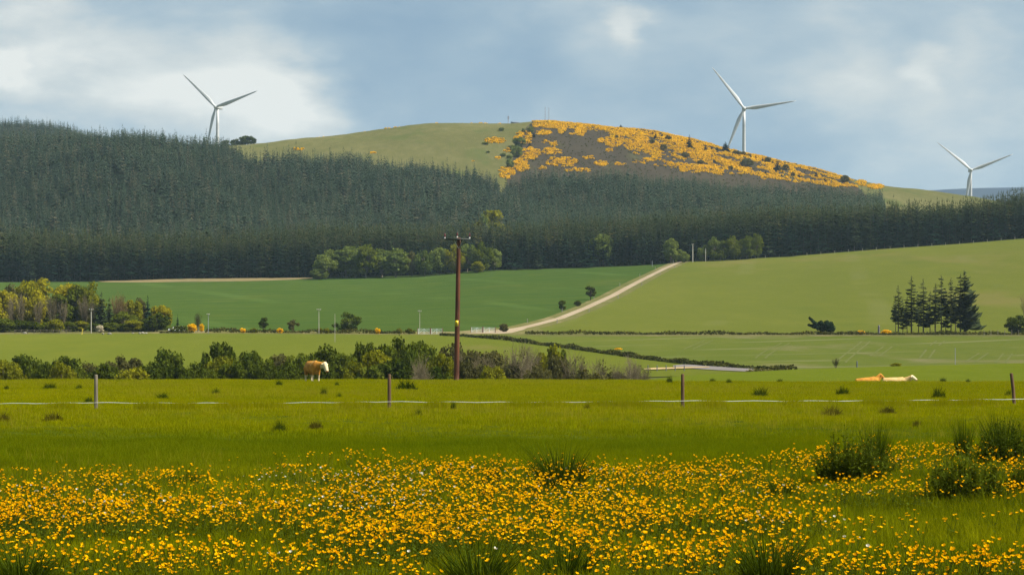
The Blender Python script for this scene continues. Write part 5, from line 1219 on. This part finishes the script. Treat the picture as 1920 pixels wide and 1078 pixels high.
for cx, cy_, rx, ry in [(1490, 978, 90, 14), (660, 900, 70, 18), (720, 915, 80, 14), (300, 945, 50, 10), (60, 925, 60, 14), (1080, 925, 120, 12), (1600, 922, 80, 6)]:
    f = np.maximum(f, np.where(((px - cx) / rx) ** 2 + ((py - cy_) / ry) ** 2 < 1, .5, 0))
ok = rng.random(len(x)) < f * .22; m_ = ok.sum()
scatter('white_flower_drift', np.stack([x, d, 0 * x], -1)[ok], rng.uniform(0, 6.28, m_), rng.uniform(.8, 1.3, m_), WC, 3, 'small white flowers scattered among the buttercups', 'flowers')

# rush tussocks
rushes = [tuft_mesh('rush_%d' % k, 640 + k, M['darkrush'], 420, .34, 1.15, .022, .9, .35, 4, .35) for k in range(4)]
far_rushes = [tuft_mesh('far_rush_%d' % k, 650 + k, M['rush'], 300, .62, 1.15, .045, .6, .5, 2, .78) for k in range(4)]
def tussock(px, py, wpx, hpx, mat='rush', label=None, group='dark rush tussocks on the grazed meadow', k=None):
    d = EYE * F / (py - HY); s = d / F; g = G(px, d)
    o = link('rush_tussock', far_rushes[random.randrange(4)] if py < 830 else rushes[k or 0]); o.location = g; w = wpx * s / 1.15; o.scale = (w, w, hpx * s * (1.35 if py > 830 else 1.0) + (.0 if py > 830 else .09)); o.rotation_euler = (0, 0, random.uniform(0, 6.28))
    if mat != 'rush': o.material_slots[0].link = 'OBJECT'; o.material_slots[0].material = M[mat]
    tag(o, label or ('dark green rush tussock on the grazed meadow' if mat == 'rush' else 'brownish dry tussock on the grazed meadow'), 'grass tussock', group if mat == 'rush' else 'brownish tussocks on the grazed meadow')
for a in [(93, 730, 26, 13), (148, 730, 14, 9), (303, 750, 28, 13), (523, 724, 15, 11), (607, 742, 15, 14), (405, 740, 18, 11), (762, 732, 40, 20), (850, 768, 12, 14), (785, 780, 14, 12), (497, 766, 13, 11), (524, 811, 28, 20), (1255, 719, 13, 15), (1336, 717, 13, 8),
          (1367, 719, 12, 9), (1425, 745, 32, 20), (1580, 741, 26, 17), (1760, 748, 26, 23), (1890, 744, 15, 12), (1462, 718, 14, 7), (12, 732, 12, 9), (166, 756, 18, 11), (636, 748, 12, 10), (1768, 717, 14, 9), (1815, 718, 10, 7), (632, 724, 10, 8)]: tussock(*a)
for a in [(592, 804, 28, 12), (100, 790, 40, 14), (8, 790, 24, 14), (1560, 779, 40, 16), (1663, 776, 34, 14), (1100, 770, 14, 12), (1720, 800, 18, 9)]: tussock(*a, 'brownrush')
tussock(1052, 926, 112, 72, 'rush', 'large dark green rush tussock spreading among the buttercups', None, 0)
tussock(925, 918, 30, 42, 'rush', 'narrow dark tussock left of the large one among the buttercups', None, 1)
tussock(342, 926, 66, 36, 'rush', 'low dark green tussock among the buttercups on the shelterbelt side', None, 2)
tussock(1462, 942, 70, 36, 'rush', 'low dark tussock between buttercups and leafy weeds', None, 3)
tussock(895, 1110, 150, 82, 'rush', 'long-bladed green tussock at the near edge of the meadow, in front of the pole', None, 0)
tussock(1060, 1105, 120, 74, 'rush', 'broad green tussock at the near edge of the meadow', None, 2)
tussock(1440, 1105, 130, 88, 'rush', 'tall green tussock at the near edge of the meadow before the leafy weeds', None, 1)
tussock(40, 1108, 120, 70, 'rush', 'green tussock at the near edge below the shelterbelt', None, 3)
tussock(1642, 892, 50, 84, 'rush', 'upright rush tussock rising out of the leafy weed clump', None, 1)
tussock(1806, 868, 36, 70, 'rush', 'slim upright rush tussock behind the large leafy weed', None, 2)
tussock(1878, 870, 70, 76, 'rush', 'tall dark rush tussock behind the large leafy weed', None, 0)
# leafy weed clumps
def weed_meshes(name, seed, w, shoots=150):
    """leafy perennial: upright branching shoots of unequal height, each set with narrow leaves"""
    g = np.random.default_rng(seed); tb = MB(); cb = MB()
    for k in range(shoots):
        a = g.uniform(0, 6.28); r0 = w * .5 * math.sqrt(g.random()); hh = (1 - .55 * (r0 / (w * .5)) ** 2) * g.uniform(.45, 1.05)
        p0 = np.array([r0 * .75 * math.cos(a), r0 * .75 * math.sin(a), -.03]); p1 = np.array([r0 * math.cos(a) + g.normal(0, .05), r0 * math.sin(a) + g.normal(0, .05), hh])
        tb.tube([p0, (p0 + p1) / 2 + g.normal(0, .012, 3), p1], [.008, .006, .002], 3, cap=False); v = g.random()
        for j in range(26):
            t = g.uniform(.12, 1) ** .8; q = p0 + (p1 - p0) * t; b = g.uniform(0, 6.28); ln = g.uniform(.06, .15) * (1.15 - .6 * t); el = g.uniform(-.1, .9)
            dr = np.array([math.cos(b) * math.cos(el), math.sin(b) * math.cos(el), math.sin(el)]); sd = np.array([-math.sin(b), math.cos(b), g.normal(0, .3)]) * ln * .2
            cb.add([q, q + dr * ln * .45 + sd, q + dr * ln, q + dr * ln * .45 - sd], [(0, 1, 2, 3)], None, np.clip(v * .5 + .5 * t + g.normal(0, .1), 0, 1))
    return tb.mesh(name + '_stems', M['stem'], True), cb.mesh(name + '_foliage', M['weed'])
weedm = [weed_meshes('weed_%d' % k, 660 + k, (1.3, 1.45, 1.2)[k]) for k in range(3)]
for px, py, w, h, k, lab in [(1596, 912, 120, 82, 0, 'dark leafy weed clump beside the upright rushes'), (1640, 902, 80, 60, 2, 'smaller leafy weed clump at the foot of the upright rushes'), (1812, 950, 130, 92, 1, 'largest dark leafy weed clump among the buttercups'),
                             (1880, 884, 100, 76, 0, 'leafy weed clump behind the largest one'), (1925, 940, 70, 70, 2, 'leafy weed clump beside the largest one'), (1765, 935, 60, 50, 0, 'small leafy weed clump on the flank of the largest one')]:
    d = EYE * F / (py - HY); s = d / F; gg = G(px, d)
    e = thing_from('weed_clump', [('stems', weedm[k][0]), ('foliage', weedm[k][1])], (gg.x, gg.y, gg.z - .03), px, (w * s / 1.1, w * s / 1.1, h * s * 1.5)); tag(e, lab, 'weed')

# ------------------------------------------------------------------ the air
def haze():
    m, N, L = new_mat('air'); v = N.new('ShaderNodeVolumePrincipled'); o = N.new('ShaderNodeOutputMaterial'); L.new(v.outputs[0], o.inputs['Volume'])
    v.inputs['Color'].default_value = (.62, .84, 1.0, 1); v.inputs['Density'].default_value = .000038; v.inputs['Anisotropy'].default_value = .0
    b = MB(); b.box((0, 3750, 270), (7600, 7900, 600)); ob = b.build('haze', m); tag(ob, 'thin bluish summer haze over the valley', 'haze', None, 'stuff')
haze()
